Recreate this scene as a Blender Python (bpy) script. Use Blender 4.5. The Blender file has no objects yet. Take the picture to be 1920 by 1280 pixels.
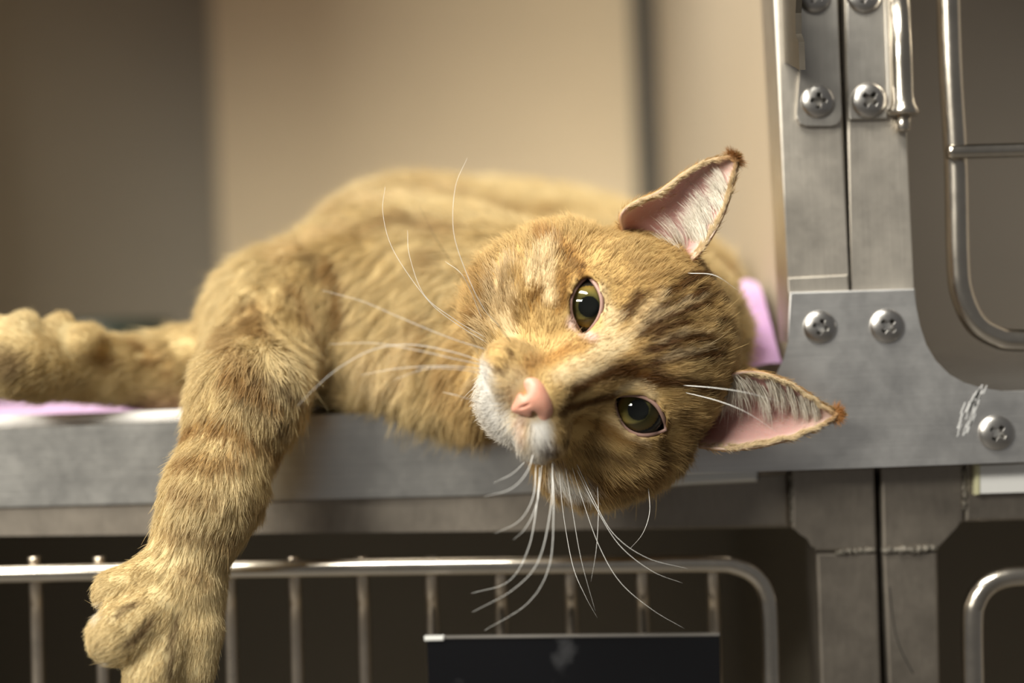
import bpy, bmesh, math, random
import numpy as np
from mathutils import Vector, Matrix

random.seed(7)
rng = np.random.default_rng(7)
SC = bpy.context.scene
COL = SC.collection

# ------------------------------------------------------------------ camera
F_PX = 2667.0            # 50 mm lens, 36 mm sensor, 1920 px
DIST = 0.567
YAW = math.radians(2.0)
ROLL = math.radians(2.1)
FW = np.array([-math.sin(YAW), math.cos(YAW), 0.0])
RT = np.array([math.cos(YAW), math.sin(YAW), 0.0])
UP = np.array([0.0, 0.0, 1.0])
CAM = -DIST * FW
XC = math.cos(ROLL) * RT - math.sin(ROLL) * UP
YC = math.sin(ROLL) * RT + math.cos(ROLL) * UP
cam_data = bpy.data.cameras.new('camera')
cam_data.lens = 50.0
cam_data.sensor_width = 36.0
cam_data.clip_start = 0.01
cam_data.dof.use_dof = True
cam_data.dof.focus_distance = 0.515
cam_data.dof.aperture_fstop = 2.8
cam = bpy.data.objects.new('camera', cam_data)
COL.objects.link(cam)
M4 = Matrix.Identity(4)
for i in range(3):
    M4[i][0] = XC[i]; M4[i][1] = YC[i]; M4[i][2] = -FW[i]; M4[i][3] = CAM[i]
cam.matrix_world = M4
SC.camera = cam

# ------------------------------------------------------------------ light
SC.view_settings.view_transform = 'Standard'
SC.view_settings.look = 'None'
SC.view_settings.gamma = 1.0
SC.view_settings.use_curve_mapping = False
SC.view_settings.exposure = -0.12

world = bpy.data.worlds.new('room_light')
SC.world = world
world.use_nodes = True
bgn = world.node_tree.nodes['Background']
bgn.inputs[0].default_value = (1.0, 0.97, 0.93, 1)
bgn.inputs[1].default_value = 0.14


def area(name, loc, target, sx, sy, power, color):
    l = bpy.data.lights.new(name, 'AREA')
    l.shape = 'RECTANGLE'
    l.size = sx; l.size_y = sy
    l.energy = power
    l.color = color
    o = bpy.data.objects.new(name, l)
    COL.objects.link(o)
    o.location = loc
    d = Vector(target) - Vector(loc)
    o.rotation_euler = d.to_track_quat('-Z', 'Y').to_euler()
    return o


area('overhead_area', (-0.55, -0.66, 1.28), (0, 0, 0), 1.2, 0.30, 52.0, (1.0, 0.965, 0.86))
area('overhead_area', (-1.85, -2.2, 1.22), (0, 0.3, 0.1), 1.3, 0.4, 100.0, (1.0, 0.955, 0.84))  # unseen second lamp, added to light and grade the back wall


# ------------------------------------------------------------------ pixel <-> world (used to lay the place out at real depths)
def ray(px, py):
    dx, dy = (px - 960.0), -(py - 640.0)
    v = FW + (XC * dx + YC * dy) / F_PX
    return v


def at(px, py, Y):
    v = ray(px, py)
    t = (Y - CAM[1]) / v[1]
    return CAM + v * t


def dirw(dx, dy):
    v = XC * dx - YC * dy
    return v / np.linalg.norm(v)


def proj(P):
    d = P - CAM
    z = d @ FW
    return 960 + F_PX * (d @ XC) / z, 640 - F_PX * (d @ YC) / z, z


def link(o, parent=None):
    COL.objects.link(o)
    if parent is not None:
        o.parent = parent
    return o


def tag(o, label=None, cat=None, group=None, kind=None):
    if label: o['label'] = label
    if cat: o['category'] = cat
    if group: o['group'] = group
    if kind: o['kind'] = kind
    return o


def empty(name, loc=(0, 0, 0)):
    o = bpy.data.objects.new(name, None)
    o.location = loc
    o.empty_display_size = 0.02
    return link(o)


def mesh_obj(name, verts, faces, mat, parent=None, smooth=False):
    me = bpy.data.meshes.new(name)
    me.from_pydata([tuple(map(float, v)) for v in verts], [], [tuple(map(int, f)) for f in faces])
    if smooth:
        me.polygons.foreach_set('use_smooth', [True] * len(me.polygons))
    me.update()
    if mat: me.materials.append(mat)
    o = bpy.data.objects.new(name, me)
    link(o, parent)
    return o


def bm_obj(name, bm, mat, parent=None, smooth=False):
    bmesh.ops.recalc_face_normals(bm, faces=bm.faces)
    me = bpy.data.meshes.new(name)
    bm.to_mesh(me); bm.free()
    if smooth:
        me.polygons.foreach_set('use_smooth', [True] * len(me.polygons))
    if mat: me.materials.append(mat)
    o = bpy.data.objects.new(name, me)
    return link(o, parent)


# ------------------------------------------------------------------ materials
def new_mat(name):
    m = bpy.data.materials.new(name)
    m.use_nodes = True
    nt = m.node_tree
    return m, nt, nt.nodes, nt.links, nt.nodes['Principled BSDF']


def simple(name, col, rough=0.5, metal=0.0, noise=0.0, scale=60.0, spec=0.5, bump=0.0):
    m, nt, N, L, b = new_mat(name)
    b.inputs['Base Color'].default_value = (*col, 1)
    b.inputs['Roughness'].default_value = rough
    b.inputs['Metallic'].default_value = metal
    b.inputs['Specular IOR Level'].default_value = spec
    if noise or bump:
        tc = N.new('ShaderNodeTexCoord')
        nz = N.new('ShaderNodeTexNoise')
        nz.inputs['Scale'].default_value = scale
        nz.inputs['Detail'].default_value = 5
        L.new(tc.outputs['Object'], nz.inputs['Vector'])
        if noise:
            mr = N.new('ShaderNodeMix'); mr.data_type = 'RGBA'
            mr.inputs[6].default_value = (*[c * (1 - noise) for c in col], 1)
            mr.inputs[7].default_value = (*[min(1, c * (1 + noise)) for c in col], 1)
            L.new(nz.outputs['Fac'], mr.inputs[0])
            L.new(mr.outputs[2], b.inputs['Base Color'])
        if bump:
            bp = N.new('ShaderNodeBump')
            bp.inputs['Strength'].default_value = bump
            bp.inputs['Distance'].default_value = 0.001
            L.new(nz.outputs['Fac'], bp.inputs['Height'])
            L.new(bp.outputs[0], b.inputs['Normal'])
    return m


def steel(name, col=(0.62, 0.60, 0.57), rough=0.42, stretch=(6, 60, 400), var=0.12, blotch=0.12):
    """brushed stainless steel: streaks along one axis, soft blotches of wear"""
    m, nt, N, L, b = new_mat(name)
    tc = N.new('ShaderNodeTexCoord')
    mp = N.new('ShaderNodeMapping')
    mp.inputs['Scale'].default_value = stretch
    L.new(tc.outputs['Object'], mp.inputs['Vector'])
    n1 = N.new('ShaderNodeTexNoise'); n1.inputs['Scale'].default_value = 6; n1.inputs['Detail'].default_value = 4
    L.new(mp.outputs[0], n1.inputs['Vector'])
    n2 = N.new('ShaderNodeTexNoise'); n2.inputs['Scale'].default_value = 55; n2.inputs['Detail'].default_value = 6
    n2.inputs['Roughness'].default_value = 0.7
    L.new(tc.outputs['Object'], n2.inputs['Vector'])
    ad = N.new('ShaderNodeMath'); ad.operation = 'MULTIPLY_ADD'
    L.new(n1.outputs['Fac'], ad.inputs[0]); ad.inputs[1].default_value = var * 2
    mb = N.new('ShaderNodeMath'); mb.operation = 'MULTIPLY_ADD'
    L.new(n2.outputs['Fac'], mb.inputs[0]); mb.inputs[1].default_value = blotch * 2
    mb.inputs[2].default_value = 1 - var - blotch
    L.new(mb.outputs[0], ad.inputs[2])
    vm = N.new('ShaderNodeVectorMath'); vm.operation = 'SCALE'
    vm.inputs[0].default_value = col
    L.new(ad.outputs[0], vm.inputs['Scale'])
    L.new(vm.outputs[0], b.inputs['Base Color'])
    b.inputs['Metallic'].default_value = 1.0
    r = N.new('ShaderNodeMath'); r.operation = 'MULTIPLY_ADD'
    L.new(n2.outputs['Fac'], r.inputs[0]); r.inputs[1].default_value = 0.2; r.inputs[2].default_value = rough - 0.1
    L.new(r.outputs[0], b.inputs['Roughness'])
    bp = N.new('ShaderNodeBump'); bp.inputs['Strength'].default_value = 0.06; bp.inputs['Distance'].default_value = 0.0005
    L.new(n1.outputs['Fac'], bp.inputs['Height'])
    L.new(bp.outputs[0], b.inputs['Normal'])
    return m


M_STEEL = steel('brushed_steel', (0.70, 0.69, 0.68))
M_LATCH = steel('latch_steel', (0.48, 0.455, 0.42), 0.46, (200, 60, 10))
M_RAIL = steel('rail_steel', (0.70, 0.68, 0.64), 0.32, (3, 60, 200))
M_POST = steel('post_steel', (0.64, 0.59, 0.52), 0.46, (300, 60, 5))
M_TUBE = steel('tube_steel', (0.58, 0.53, 0.46), 0.22, (40, 40, 40), 0.05, 0.15)
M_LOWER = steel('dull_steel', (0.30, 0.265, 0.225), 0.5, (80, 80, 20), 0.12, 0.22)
M_SCREW = steel('screw_steel', (0.52, 0.50, 0.48), 0.3, (80, 80, 80), 0.05, 0.1)
M_BAR = steel('bar_steel', (0.72, 0.62, 0.50), 0.3, (40, 40, 40), 0.05, 0.15)
M_WELD = simple('weld_bead', (0.22, 0.20, 0.17), 0.6, 0.8, 0.4, 900, bump=0.6)
M_RECESS_SHADE = simple('screw_recess_shade', (0.03, 0.027, 0.023), 0.6, 0.5)  # near-black: shade inside the cross recess put into the colour
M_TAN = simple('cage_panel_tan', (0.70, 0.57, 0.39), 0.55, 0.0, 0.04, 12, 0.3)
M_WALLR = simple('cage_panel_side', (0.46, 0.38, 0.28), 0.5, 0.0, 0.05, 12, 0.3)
M_GREY = simple('cage_panel_grey', (0.11, 0.105, 0.09), 0.5, 0.3, 0.06, 12, 0.4)
M_BROWNPANEL = simple('cage_panel_brown', (0.36, 0.32, 0.275), 0.5, 0.1, 0.06, 12, 0.4)
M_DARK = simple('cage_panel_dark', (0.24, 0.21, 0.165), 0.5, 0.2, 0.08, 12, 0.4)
M_GAP = simple('dark_gap', (0.02, 0.018, 0.016), 0.9)

# ------------------------------------------------------------------ setting: the cage compartments
FLOOR_Z = -0.0300
WALL_X = 0.1165          # divider between the two upper cages (centre)
LEFT_X = -0.440
BACK_Y = 0.75
TOP_Z = 0.68


def box(name, x0, x1, y0, y1, z0, z1, mat, parent=None, bev=0.0):
    bm = bmesh.new()
    bmesh.ops.create_cube(bm, size=1.0)
    for v in bm.verts:
        v.co = Vector(((x0 + x1) / 2 + v.co.x * (x1 - x0), (y0 + y1) / 2 + v.co.y * (y1 - y0), (z0 + z1) / 2 + v.co.z * (z1 - z0)))
    if bev:
        bmesh.ops.bevel(bm, geom=list(bm.edges), offset=bev, segments=2, affect='EDGES', profile=0.5)
    return bm_obj(name, bm, mat, parent)


tag(box('wall_back', LEFT_X, WALL_X - 0.001, BACK_Y, BACK_Y + 0.01, FLOOR_Z - .02, TOP_Z, M_TAN), 'tan back wall of the open upper cage', None, None, 'structure')
cove = [(LEFT_X, 0.03)] + [(LEFT_X + 0.14 * (1 - math.cos(t)), BACK_Y - 0.14 + 0.14 * math.sin(t)) for t in np.linspace(0, math.pi / 2, 14)] + [(LEFT_X + .145, BACK_Y - 0.0005)]
V = [(x, y, z) for x, y in cove for z in (FLOOR_Z - .02, TOP_Z)]; n_ = len(V)
V += [(x - 0.006, y + 0.006, z) for x, y, z in V]
Fc = [(2 * i, 2 * i + 2, 2 * i + 3, 2 * i + 1) for i in range(len(cove) - 1)] + [(n_ + 2 * i, n_ + 2 * i + 1, n_ + 2 * i + 3, n_ + 2 * i + 2) for i in range(len(cove) - 1)]
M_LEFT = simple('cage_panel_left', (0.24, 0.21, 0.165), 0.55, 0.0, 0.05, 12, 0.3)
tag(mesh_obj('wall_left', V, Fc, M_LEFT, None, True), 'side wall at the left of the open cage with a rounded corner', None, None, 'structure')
tag(box('wall_right', WALL_X - 0.001, WALL_X + 0.001, 0.022, BACK_Y + .01, FLOOR_Z - .02, TOP_Z, M_WALLR), 'thin dividing wall between the two upper cages', None, None, 'structure')
tag(box('floor', LEFT_X, 0.52, 0.0185, BACK_Y, FLOOR_Z - 0.006, FLOOR_Z, M_STEEL), 'steel floor of the upper cages', None, None, 'structure')
tag(box('ceiling', LEFT_X, 0.52, 0.02, BACK_Y, TOP_Z, TOP_Z + 0.01, M_GREY), 'cage ceiling', None, None, 'structure')
tag(box('wall_back_right', WALL_X + 0.001, 0.52, BACK_Y, BACK_Y + 0.01, FLOOR_Z - .02, TOP_Z, M_BROWNPANEL), 'brown back wall of the right upper cage', None, None, 'structure')
tag(box('wall_far_right', 0.52, 0.53, 0.02, BACK_Y, -0.5, TOP_Z, M_BROWNPANEL), 'side wall of the right cages', None, None, 'structure')
tag(box('trim_1', WALL_X - 0.022, WALL_X - 0.001, BACK_Y - 0.012, BACK_Y, FLOOR_Z, TOP_Z, simple('seam', (0.06, 0.052, 0.04), 0.6)), 'dark upright seam in the cage corner', None, None, 'structure')
# lower cages
tag(box('floor_room', -2.5, 2.5, -3.5, 0.03, -1.2, -1.19, simple('room_floor', (0.16, 0.15, 0.14), 0.5, 0, .1, 5)), 'dark floor of the room', None, None, 'structure')
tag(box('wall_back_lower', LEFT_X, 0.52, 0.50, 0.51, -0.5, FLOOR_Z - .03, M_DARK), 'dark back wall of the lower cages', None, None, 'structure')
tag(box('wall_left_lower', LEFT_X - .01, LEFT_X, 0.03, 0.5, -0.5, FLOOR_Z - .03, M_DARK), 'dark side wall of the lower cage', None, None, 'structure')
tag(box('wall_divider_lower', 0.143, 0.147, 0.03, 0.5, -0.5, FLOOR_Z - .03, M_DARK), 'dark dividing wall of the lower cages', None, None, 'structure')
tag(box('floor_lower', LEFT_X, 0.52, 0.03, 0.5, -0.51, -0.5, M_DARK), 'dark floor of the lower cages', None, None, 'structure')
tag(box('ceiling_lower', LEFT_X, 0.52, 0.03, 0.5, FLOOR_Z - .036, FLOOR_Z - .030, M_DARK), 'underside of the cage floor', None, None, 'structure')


# ------------------------------------------------------------------ helpers for sheet metal and tube
def plate(name, pts, Y, thick, mat, parent=None, bev=0.0006, seg=2):
    """flat sheet: outline (photo pixels at depth Y) -> real XZ outline, extruded back by thick"""
    bm = bmesh.new()
    P = [at(x, y, Y) for x, y in pts]
    f = [bm.verts.new((p[0], Y, p[2])) for p in P]
    bk = [bm.verts.new((p[0], Y + thick, p[2])) for p in P]
    n = len(P)
    front = bm.faces.new(f)
    bm.faces.new(bk[::-1])
    for i in range(n):
        bm.faces.new((f[i], bk[i], bk[(i + 1) % n], f[(i + 1) % n]))
    if bev:
        bmesh.ops.bevel(bm, geom=list(front.edges), offset=bev, segments=seg, affect='EDGES', profile=0.5)
    return bm_obj(name, bm, mat, parent)


def catmull(pts, n=10):
    P = np.array(pts, float)
    Q = np.vstack([2 * P[0] - P[1], P, 2 * P[-1] - P[-2]])
    out = []
    for i in range(1, len(Q) - 2):
        for t in np.linspace(0, 1, n, endpoint=False):
            a, b, c, d = Q[i - 1], Q[i], Q[i + 1], Q[i + 2]
            out.append(0.5 * (2 * b + (c - a) * t + (2 * a - 5 * b + 4 * c - d) * t * t + (3 * b - a - 3 * c + d) * t ** 3))
    out.append(P[-1])
    return np.array(out)


def sweep(path, radii, sides=16, cap=True):
    """round tube along a path -> verts, faces"""
    path = np.array(path, float)
    n = len(path)
    if np.isscalar(radii): radii = [radii] * n
    tg = np.gradient(path, axis=0)
    tg /= np.linalg.norm(tg, axis=1)[:, None] + 1e-12
    ref = np.array([0, 1.0, 0]) if abs(tg[0][1]) < 0.8 else np.array([1.0, 0, 0])
    nrm = np.cross(tg[0], ref); nrm /= np.linalg.norm(nrm)
    V = []; Fc = []
    for i in range(n):
        nrm = nrm - tg[i] * (nrm @ tg[i]); nrm /= np.linalg.norm(nrm)
        bn = np.cross(tg[i], nrm)
        for k in range(sides):
            a = 2 * math.pi * k / sides
            V.append(path[i] + (nrm * math.cos(a) + bn * math.sin(a)) * radii[i])
    for i in range(n - 1):
        for k in range(sides):
            k2 = (k + 1) % sides
            Fc.append((i * sides + k, i * sides + k2, (i + 1) * sides + k2, (i + 1) * sides + k))
    if cap:
        Fc.append(tuple(range(sides))[::-1])
        Fc.append(tuple((n - 1) * sides + k for k in range(sides)))
    return V, Fc


def tube(name, px, Y, r, mat, parent=None, sides=18, smooth_n=8):
    pts = [at(p[0], p[1], Y if len(p) < 3 else p[2]) for p in px]
    pts = catmull(pts, smooth_n)
    V, Fc = sweep(pts, r, sides)
    return mesh_obj(name, V, Fc, mat, parent, smooth=True)


# ------------------------------------------------------------------ cross-head screw (one mesh, shared)
def screw_mesh():
    R, H = 1.0, 0.40
    nr, na = 40, 96
    V = []; Fc = []
    V.append((0, 0, 0))
    for i in range(1, nr + 1):
        r = R * i / nr
        for k in range(na):
            a = 2 * math.pi * k / na
            x, z = r * math.cos(a), r * math.sin(a)
            h = H * math.sqrt(max(0, 1 - (r / R) ** 2)) ** 0.85
            w = 0.12 + 0.20 * max(0, 0.36 - r)
            inx = abs(x) < w and abs(z) < 0.46
            inz = abs(z) < w and abs(x) < 0.46
            if inx or inz or r < 0.2:
                h = H * 0.35 - 0.34 * (1 - r / 0.50)
            V.append((x, -h, z))
    h0 = H * 0.35 - 0.34
    V[0] = (0, -h0, 0)
    for k in range(na):
        Fc.append((0, 1 + (k + 1) % na, 1 + k))
    for i in range(1, nr):
        a0 = 1 + (i - 1) * na; b0 = 1 + i * na
        for k in range(na):
            k2 = (k + 1) % na
            Fc.append((a0 + k, a0 + k2, b0 + k2, b0 + k))
    base = len(V)
    for k in range(na):
        a = 2 * math.pi * k / na
        V.append((math.cos(a), 0.12, math.sin(a)))
    b0 = 1 + (nr - 1) * na
    for k in range(na):
        k2 = (k + 1) % na
        Fc.append((b0 + k, b0 + k2, base + k2, base + k))
    me = bpy.data.meshes.new('screw')
    me.from_pydata(V, [], Fc)
    bm = bmesh.new(); bm.from_mesh(me); bmesh.ops.recalc_face_normals(bm, faces=bm.faces); bm.to_mesh(me); bm.free()
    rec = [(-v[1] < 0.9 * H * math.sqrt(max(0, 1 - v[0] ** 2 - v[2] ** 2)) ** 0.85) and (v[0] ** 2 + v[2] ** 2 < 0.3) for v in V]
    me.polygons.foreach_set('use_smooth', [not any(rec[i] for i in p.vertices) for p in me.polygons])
    me.materials.append(M_SCREW); me.materials.append(M_RECESS_SHADE)
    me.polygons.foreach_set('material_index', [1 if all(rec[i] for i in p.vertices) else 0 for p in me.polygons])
    return me


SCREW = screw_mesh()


def screw(px, py, rpx, Y, rot, parent):
    p = at(px, py, Y)
    r = rpx * (Y - CAM[1]) / F_PX
    o = bpy.data.objects.new('screw', SCREW)
    o.location = p
    o.scale = (r, r, r)
    o.rotation_euler = (0, rot, 0)
    link(o, parent)
    return o


PL_Y = -0.010     # front of the T-shaped corner plate
PO_Y = -0.0075    # front of the posts

# ------------------------------------------------------------------ cage frame: posts, rail, corner plate
frame = empty('cage_frame', tuple(at(1580, 880, 0)))
frame.location = (0, 0, 0)
tag(frame, 'stainless steel front frame with two upright posts and a screwed T-shaped plate', 'cage frame')
p1 = plate('post', [(1446, -60), (1570, -60), (1593, 560), (1596, 640), (1483, 640), (1477, 520)], PO_Y, 0.030, M_POST, frame, 0.0022, 4)
p2 = plate('post', [(1581, -60), (1688, -60), (1714, 560), (1716, 640), (1604, 640), (1598, 560)], PO_Y + .001, 0.030, M_POST, frame, 0.0016, 4)
plate('post_sleeve', [(1476, 520), (1590, 514), (1594, 560), (1478, 566)], PO_Y - 0.0008, 0.004, M_POST, frame, 0.0006)
plate('gap_filler', [(1560, -60), (1600, -60), (1620, 640), (1580, 640)], PO_Y + 0.012, 0.004, M_GAP, frame, 0)
# rail under the open cage: rolled sheet-metal lip
rail_pts = [(-800, 836), (-120, 808), (300, 791), (900, 765), (1430, 742), (1425, 906), (900, 928), (300, 943), (-120, 953), (-800, 970)]
plate('front_rail', rail_pts, 0.010, 0.008, M_RAIL, frame, 0.0028, 5)
pl = [(1480, 547), (1716, 540), (1718, 575), (1722, 612), (1734, 648), (1752, 678), (1778, 704), (1806, 720), (1836, 729),
      (1880, 733), (2060, 729), (2060, 860), (1920, 866), (1420, 884), (1250, 891), (1250, 760), (1370, 752), (1404, 744), (1434, 728), (1458, 703), (1472, 675), (1481, 640)]
gusset = plate('corner_plate', pl, PL_Y, 0.0025, M_STEEL, frame, 0.0007)
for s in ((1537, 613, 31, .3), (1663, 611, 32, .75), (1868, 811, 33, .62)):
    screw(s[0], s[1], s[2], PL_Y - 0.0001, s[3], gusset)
# white scuff on the plate (scratched-off tape residue)
M_SCUFF = simple('scuff', (0.5, 0.5, 0.5), 0.7)
V = []; Fc = []
for k in range(46):
    t = rng.random()
    cx = 1808 + 30 * t + rng.normal() * 7; cy = 804 - 70 * t + rng.normal() * 6
    l = 5 + 9 * rng.random()
    a = at(cx - l * .4, cy + l, PL_Y - 0.00012); b = at(cx + l * .4, cy - l, PL_Y - 0.00012)
    w = 0.00012 + 0.00022 * rng.random()
    i = len(V)
    V += [a + (-w, 0, 0), a + (w, 0, 0), b + (w, 0, 0), b + (-w, 0, 0)]
    V += [v + np.array([0, .0002, 0]) for v in V[i:i + 4]]
    Fc += [(i, i + 1, i + 2, i + 3), (i, i + 4, i + 5, i + 1), (i + 1, i + 5, i + 6, i + 2), (i + 2, i + 6, i + 7, i + 3), (i + 3, i + 7, i + 4, i)]
sc = mesh_obj('scuff_mark', V, Fc, M_SCUFF, gusset)
sc['label'] = 'whitish scrape marks'

# ---- latch keeper on the left post
keeper = empty('latch_keeper')
tag(keeper, 'bent steel latch keeper screwed to the left post', 'latch')
lp = [(1496, -60), (1568, -60), (1578, 214), (1577, 226), (1570, 234), (1556, 236), (1512, 237), (1500, 233), (1494, 222), (1494, 212), (1500, 130)]
plate('keeper_plate', lp, PO_Y - 0.0022, 0.0022, M_LATCH, keeper, 0.0005)
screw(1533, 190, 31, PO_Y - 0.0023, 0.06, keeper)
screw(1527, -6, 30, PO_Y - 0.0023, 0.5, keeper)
# tab bent forward
A = at(1472, 115, PO_Y); B = at(1458, 58, PO_Y)
yf = PO_Y - 0.034
prof = [(PO_Y, A[2]), (yf, A[2] - 0.0098), (yf, A[2] + 0.0005), (yf + .005, A[2] + 0.0045), (yf + .004, A[2] + 0.012), (yf, A[2] + .020), (PO_Y, A[2] + 0.05)]
bm = bmesh.new()
xa = A[0] - 0.0004
l = [bm.verts.new((xa, y, z)) for y, z in prof]; r = [bm.verts.new((xa + 0.0022, y, z)) for y, z in prof]
bm.faces.new(l); bm.faces.new(r[::-1])
for i in range(len(prof)):
    j = (i + 1) % len(prof); bm.faces.new((l[i], r[i], r[j], l[j]))
bm_obj('keeper_tab', bm, steel('tab_steel', (0.16, 0.14, 0.115), 0.5), keeper)

# ---- hinge on the right post
hinge = empty('door_hinge')
tag(hinge, 'steel hinge with a flared barrel and pin on the right post', 'hinge')
plate('hinge_leaf', [(1587, -60), (1658, -60), (1664, 222), (1593, 224), (1591, 180)], PO_Y - 0.0014, 0.0022, M_LATCH, hinge, 0.0004)
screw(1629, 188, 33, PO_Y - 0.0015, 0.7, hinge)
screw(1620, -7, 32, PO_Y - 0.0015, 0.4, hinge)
yb = PO_Y - 0.002
pts = [at(1684, -60, yb), at(1690, 120, yb), at(1692, 182, yb), at(1693, 196, yb), at(1693.5, 205, yb), at(1694, 213, yb), at(1694, 216, yb)]
px1 = (yb - CAM[1]) / F_PX
V, Fc = sweep(pts, [21 * px1, 21 * px1, 21 * px1, 23 * px1, 27 * px1, 29 * px1, 27 * px1], 28)
mesh_obj('barrel', V, Fc, M_TUBE, hinge, True)
V, Fc = sweep([at(1694, 205, yb), at(1693, 243, yb), at(1693, 246, yb)], [13.5 * px1, 13.5 * px1, 12 * px1], 20)
mesh_obj('hinge_pin', V, Fc, M_TUBE, hinge, True)
plate('barrel_wing', [(1655, -60), (1676, -60), (1684, 200), (1664, 206)], PO_Y - 0.0012, 0.002, M_LATCH, hinge, 0.0004)

# ------------------------------------------------------------------ upper right door
d3 = empty('cage_door')
tag(d3, 'upper right cage door of round steel tube with one crossbar', 'cage door')
tube('door_tube', [(1776, -80), (1782, 120), (1792, 300), (1796, 480), (1803, 548), (1828, 604), (1866, 630), (1910, 638), (2060, 637)], -0.004, 0.0044, M_TUBE, d3, 22, 10)
tube('crossbar', [(1777, 285, -0.011), (1850, 283, -0.011), (2060, 277, -0.011)], -0.011, 0.0028, M_TUBE, d3, 10)

# ------------------------------------------------------------------ lower doors
LY = 0.006
d1 = empty('cage_door')
tag(d1, 'lower left cage door with vertical bars behind a bent steel rod', 'cage door')
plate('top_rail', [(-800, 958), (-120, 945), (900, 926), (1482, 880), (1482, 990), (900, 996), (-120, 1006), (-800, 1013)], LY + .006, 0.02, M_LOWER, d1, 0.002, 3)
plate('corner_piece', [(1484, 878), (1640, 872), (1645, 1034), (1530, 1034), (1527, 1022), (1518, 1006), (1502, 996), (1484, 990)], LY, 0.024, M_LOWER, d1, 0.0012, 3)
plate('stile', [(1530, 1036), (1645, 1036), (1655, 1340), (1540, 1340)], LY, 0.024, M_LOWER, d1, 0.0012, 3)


def weld(x0, y0, x1, y1, Y, rpx, parent, n=26):
    pts = [at(x0 + (x1 - x0) * t + rng.normal() * 1.2, y0 + (y1 - y0) * t + rng.normal() * 1.8, Y + rng.normal() * .0003) for t in np.linspace(0, 1, n)]
    rr = [rpx * (Y - CAM[1]) / F_PX * (0.75 + 0.5 * rng.random()) for _ in pts]
    V, Fc = sweep(pts, rr, 8)
    return mesh_obj('weld_bead', V, Fc, M_WELD, parent, True)


weld(1570, 1036, 1640, 1030, LY - .0004, 5, d1)
weld(1483, 890, 1484, 978, LY + .0006, 3, d1)
RY = 0.004
tube('rod_frame', [(-800, 1091), (-120, 1079), (200, 1072), (700, 1063), (1100, 1058), (1330, 1056), (1378, 1060), (1415, 1078), (1436, 1110), (1443, 1160), (1447, 1340)], RY, 0.0036, M_TUBE, d1, 18, 10)
for i, bx in enumerate((-424, -302, -180, -58, 66, 188, 309, 430, 552, 679, 808, 938, 1069, 1203, 1336)):
    s = .05
    tube('bar', [(bx - 2, 1044, RY + .0048), (bx, 1070, RY + .0048), (bx + 1, 1110, RY + .006), (bx + 3, 1160, RY + 0.011), (bx + 7, 1340, RY + .011)], RY, 0.0027, M_BAR, d1, 12, 6)

d2 = empty('cage_door')
tag(d2, 'lower right cage door beside the welded corner, with a bent round rod', 'cage door')
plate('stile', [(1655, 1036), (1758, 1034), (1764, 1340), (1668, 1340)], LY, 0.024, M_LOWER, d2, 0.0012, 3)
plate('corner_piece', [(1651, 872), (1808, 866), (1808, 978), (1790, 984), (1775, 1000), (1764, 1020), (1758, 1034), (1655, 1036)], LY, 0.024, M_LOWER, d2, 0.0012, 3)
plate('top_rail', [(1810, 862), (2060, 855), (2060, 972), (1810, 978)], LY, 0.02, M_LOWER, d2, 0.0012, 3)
weld(1657, 1032, 1756, 1028, LY - .0005, 6.5, d2)
weld(1808, 880, 1809, 958, LY, 4, d2)
tube('rod_frame', [(2060, 1076), (1930, 1078), (1880, 1083), (1848, 1099), (1829, 1128), (1823, 1170), (1826, 1340)], RY, 0.0043, M_TUBE, d2, 18, 10)

tube('scratch', [(1668, 1100), (1676, 1170), (1688, 1215), (1712, 1262)], LY - .00005, 0.00022, M_GAP, d2, 6, 6)['label'] = 'thin dark scratch'
# white card strip
strip = empty('card_strip')
tag(strip, 'white card strip under the right arm of the plate', 'label strip')
plate('card', [(1836, 873), (2040, 865), (2040, 919), (1836, 925)], LY - .0045, 0.0006, simple('card_white', (0.85, 0.85, 0.84), 0.5), strip, 0)
plate('clear_holder', [(1829, 872), (1838, 872), (1838, 927), (1829, 928)], LY - .005, 0.004, simple('yellowed_plastic', (0.62, 0.60, 0.38), 0.3), strip, 0.0004)

# black card holder
holder = empty('card_holder')
tag(holder, 'black glossy card holder hung on the lower left door', 'card holder')
m, nt, N, L, b = new_mat('black_gloss')
tc = N.new('ShaderNodeTexCoord'); nz = N.new('ShaderNodeTexNoise'); nz.inputs['Scale'].default_value = 38; nz.inputs['Detail'].default_value = 6
L.new(tc.outputs['Object'], nz.inputs['Vector'])
cr = N.new('ShaderNodeValToRGB'); cr.color_ramp.elements[0].position = 0.60; cr.color_ramp.elements[0].color = (0.004, 0.004, 0.005, 1)
cr.color_ramp.elements[1].position = 0.85; cr.color_ramp.elements[1].color = (0.09, 0.09, 0.095, 1)
L.new(nz.outputs['Fac'], cr.inputs[0]); L.new(cr.outputs[0], b.inputs['Base Color'])
b.inputs['Roughness'].default_value = 0.22
M_BLACK = m
plate('sheet', [(800, 1196), (1350, 1190), (1352, 1360), (806, 1360)], RY - 0.008, 0.0012, M_BLACK, holder, 0.0003)
plate('edge_clip', [(795, 1194), (832, 1193), (832, 1201), (796, 1202)], RY - 0.0092, 0.003, simple('clip_white', (0.7, 0.7, 0.68), 0.35), holder, 0.0004)
plate('top_edge', [(832, 1193), (1350, 1187), (1350, 1193), (832, 1198)], RY - 0.0088, 0.002, simple('edge_plastic', (0.14, 0.13, 0.12), 0.25), holder, 0.0004)

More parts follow.
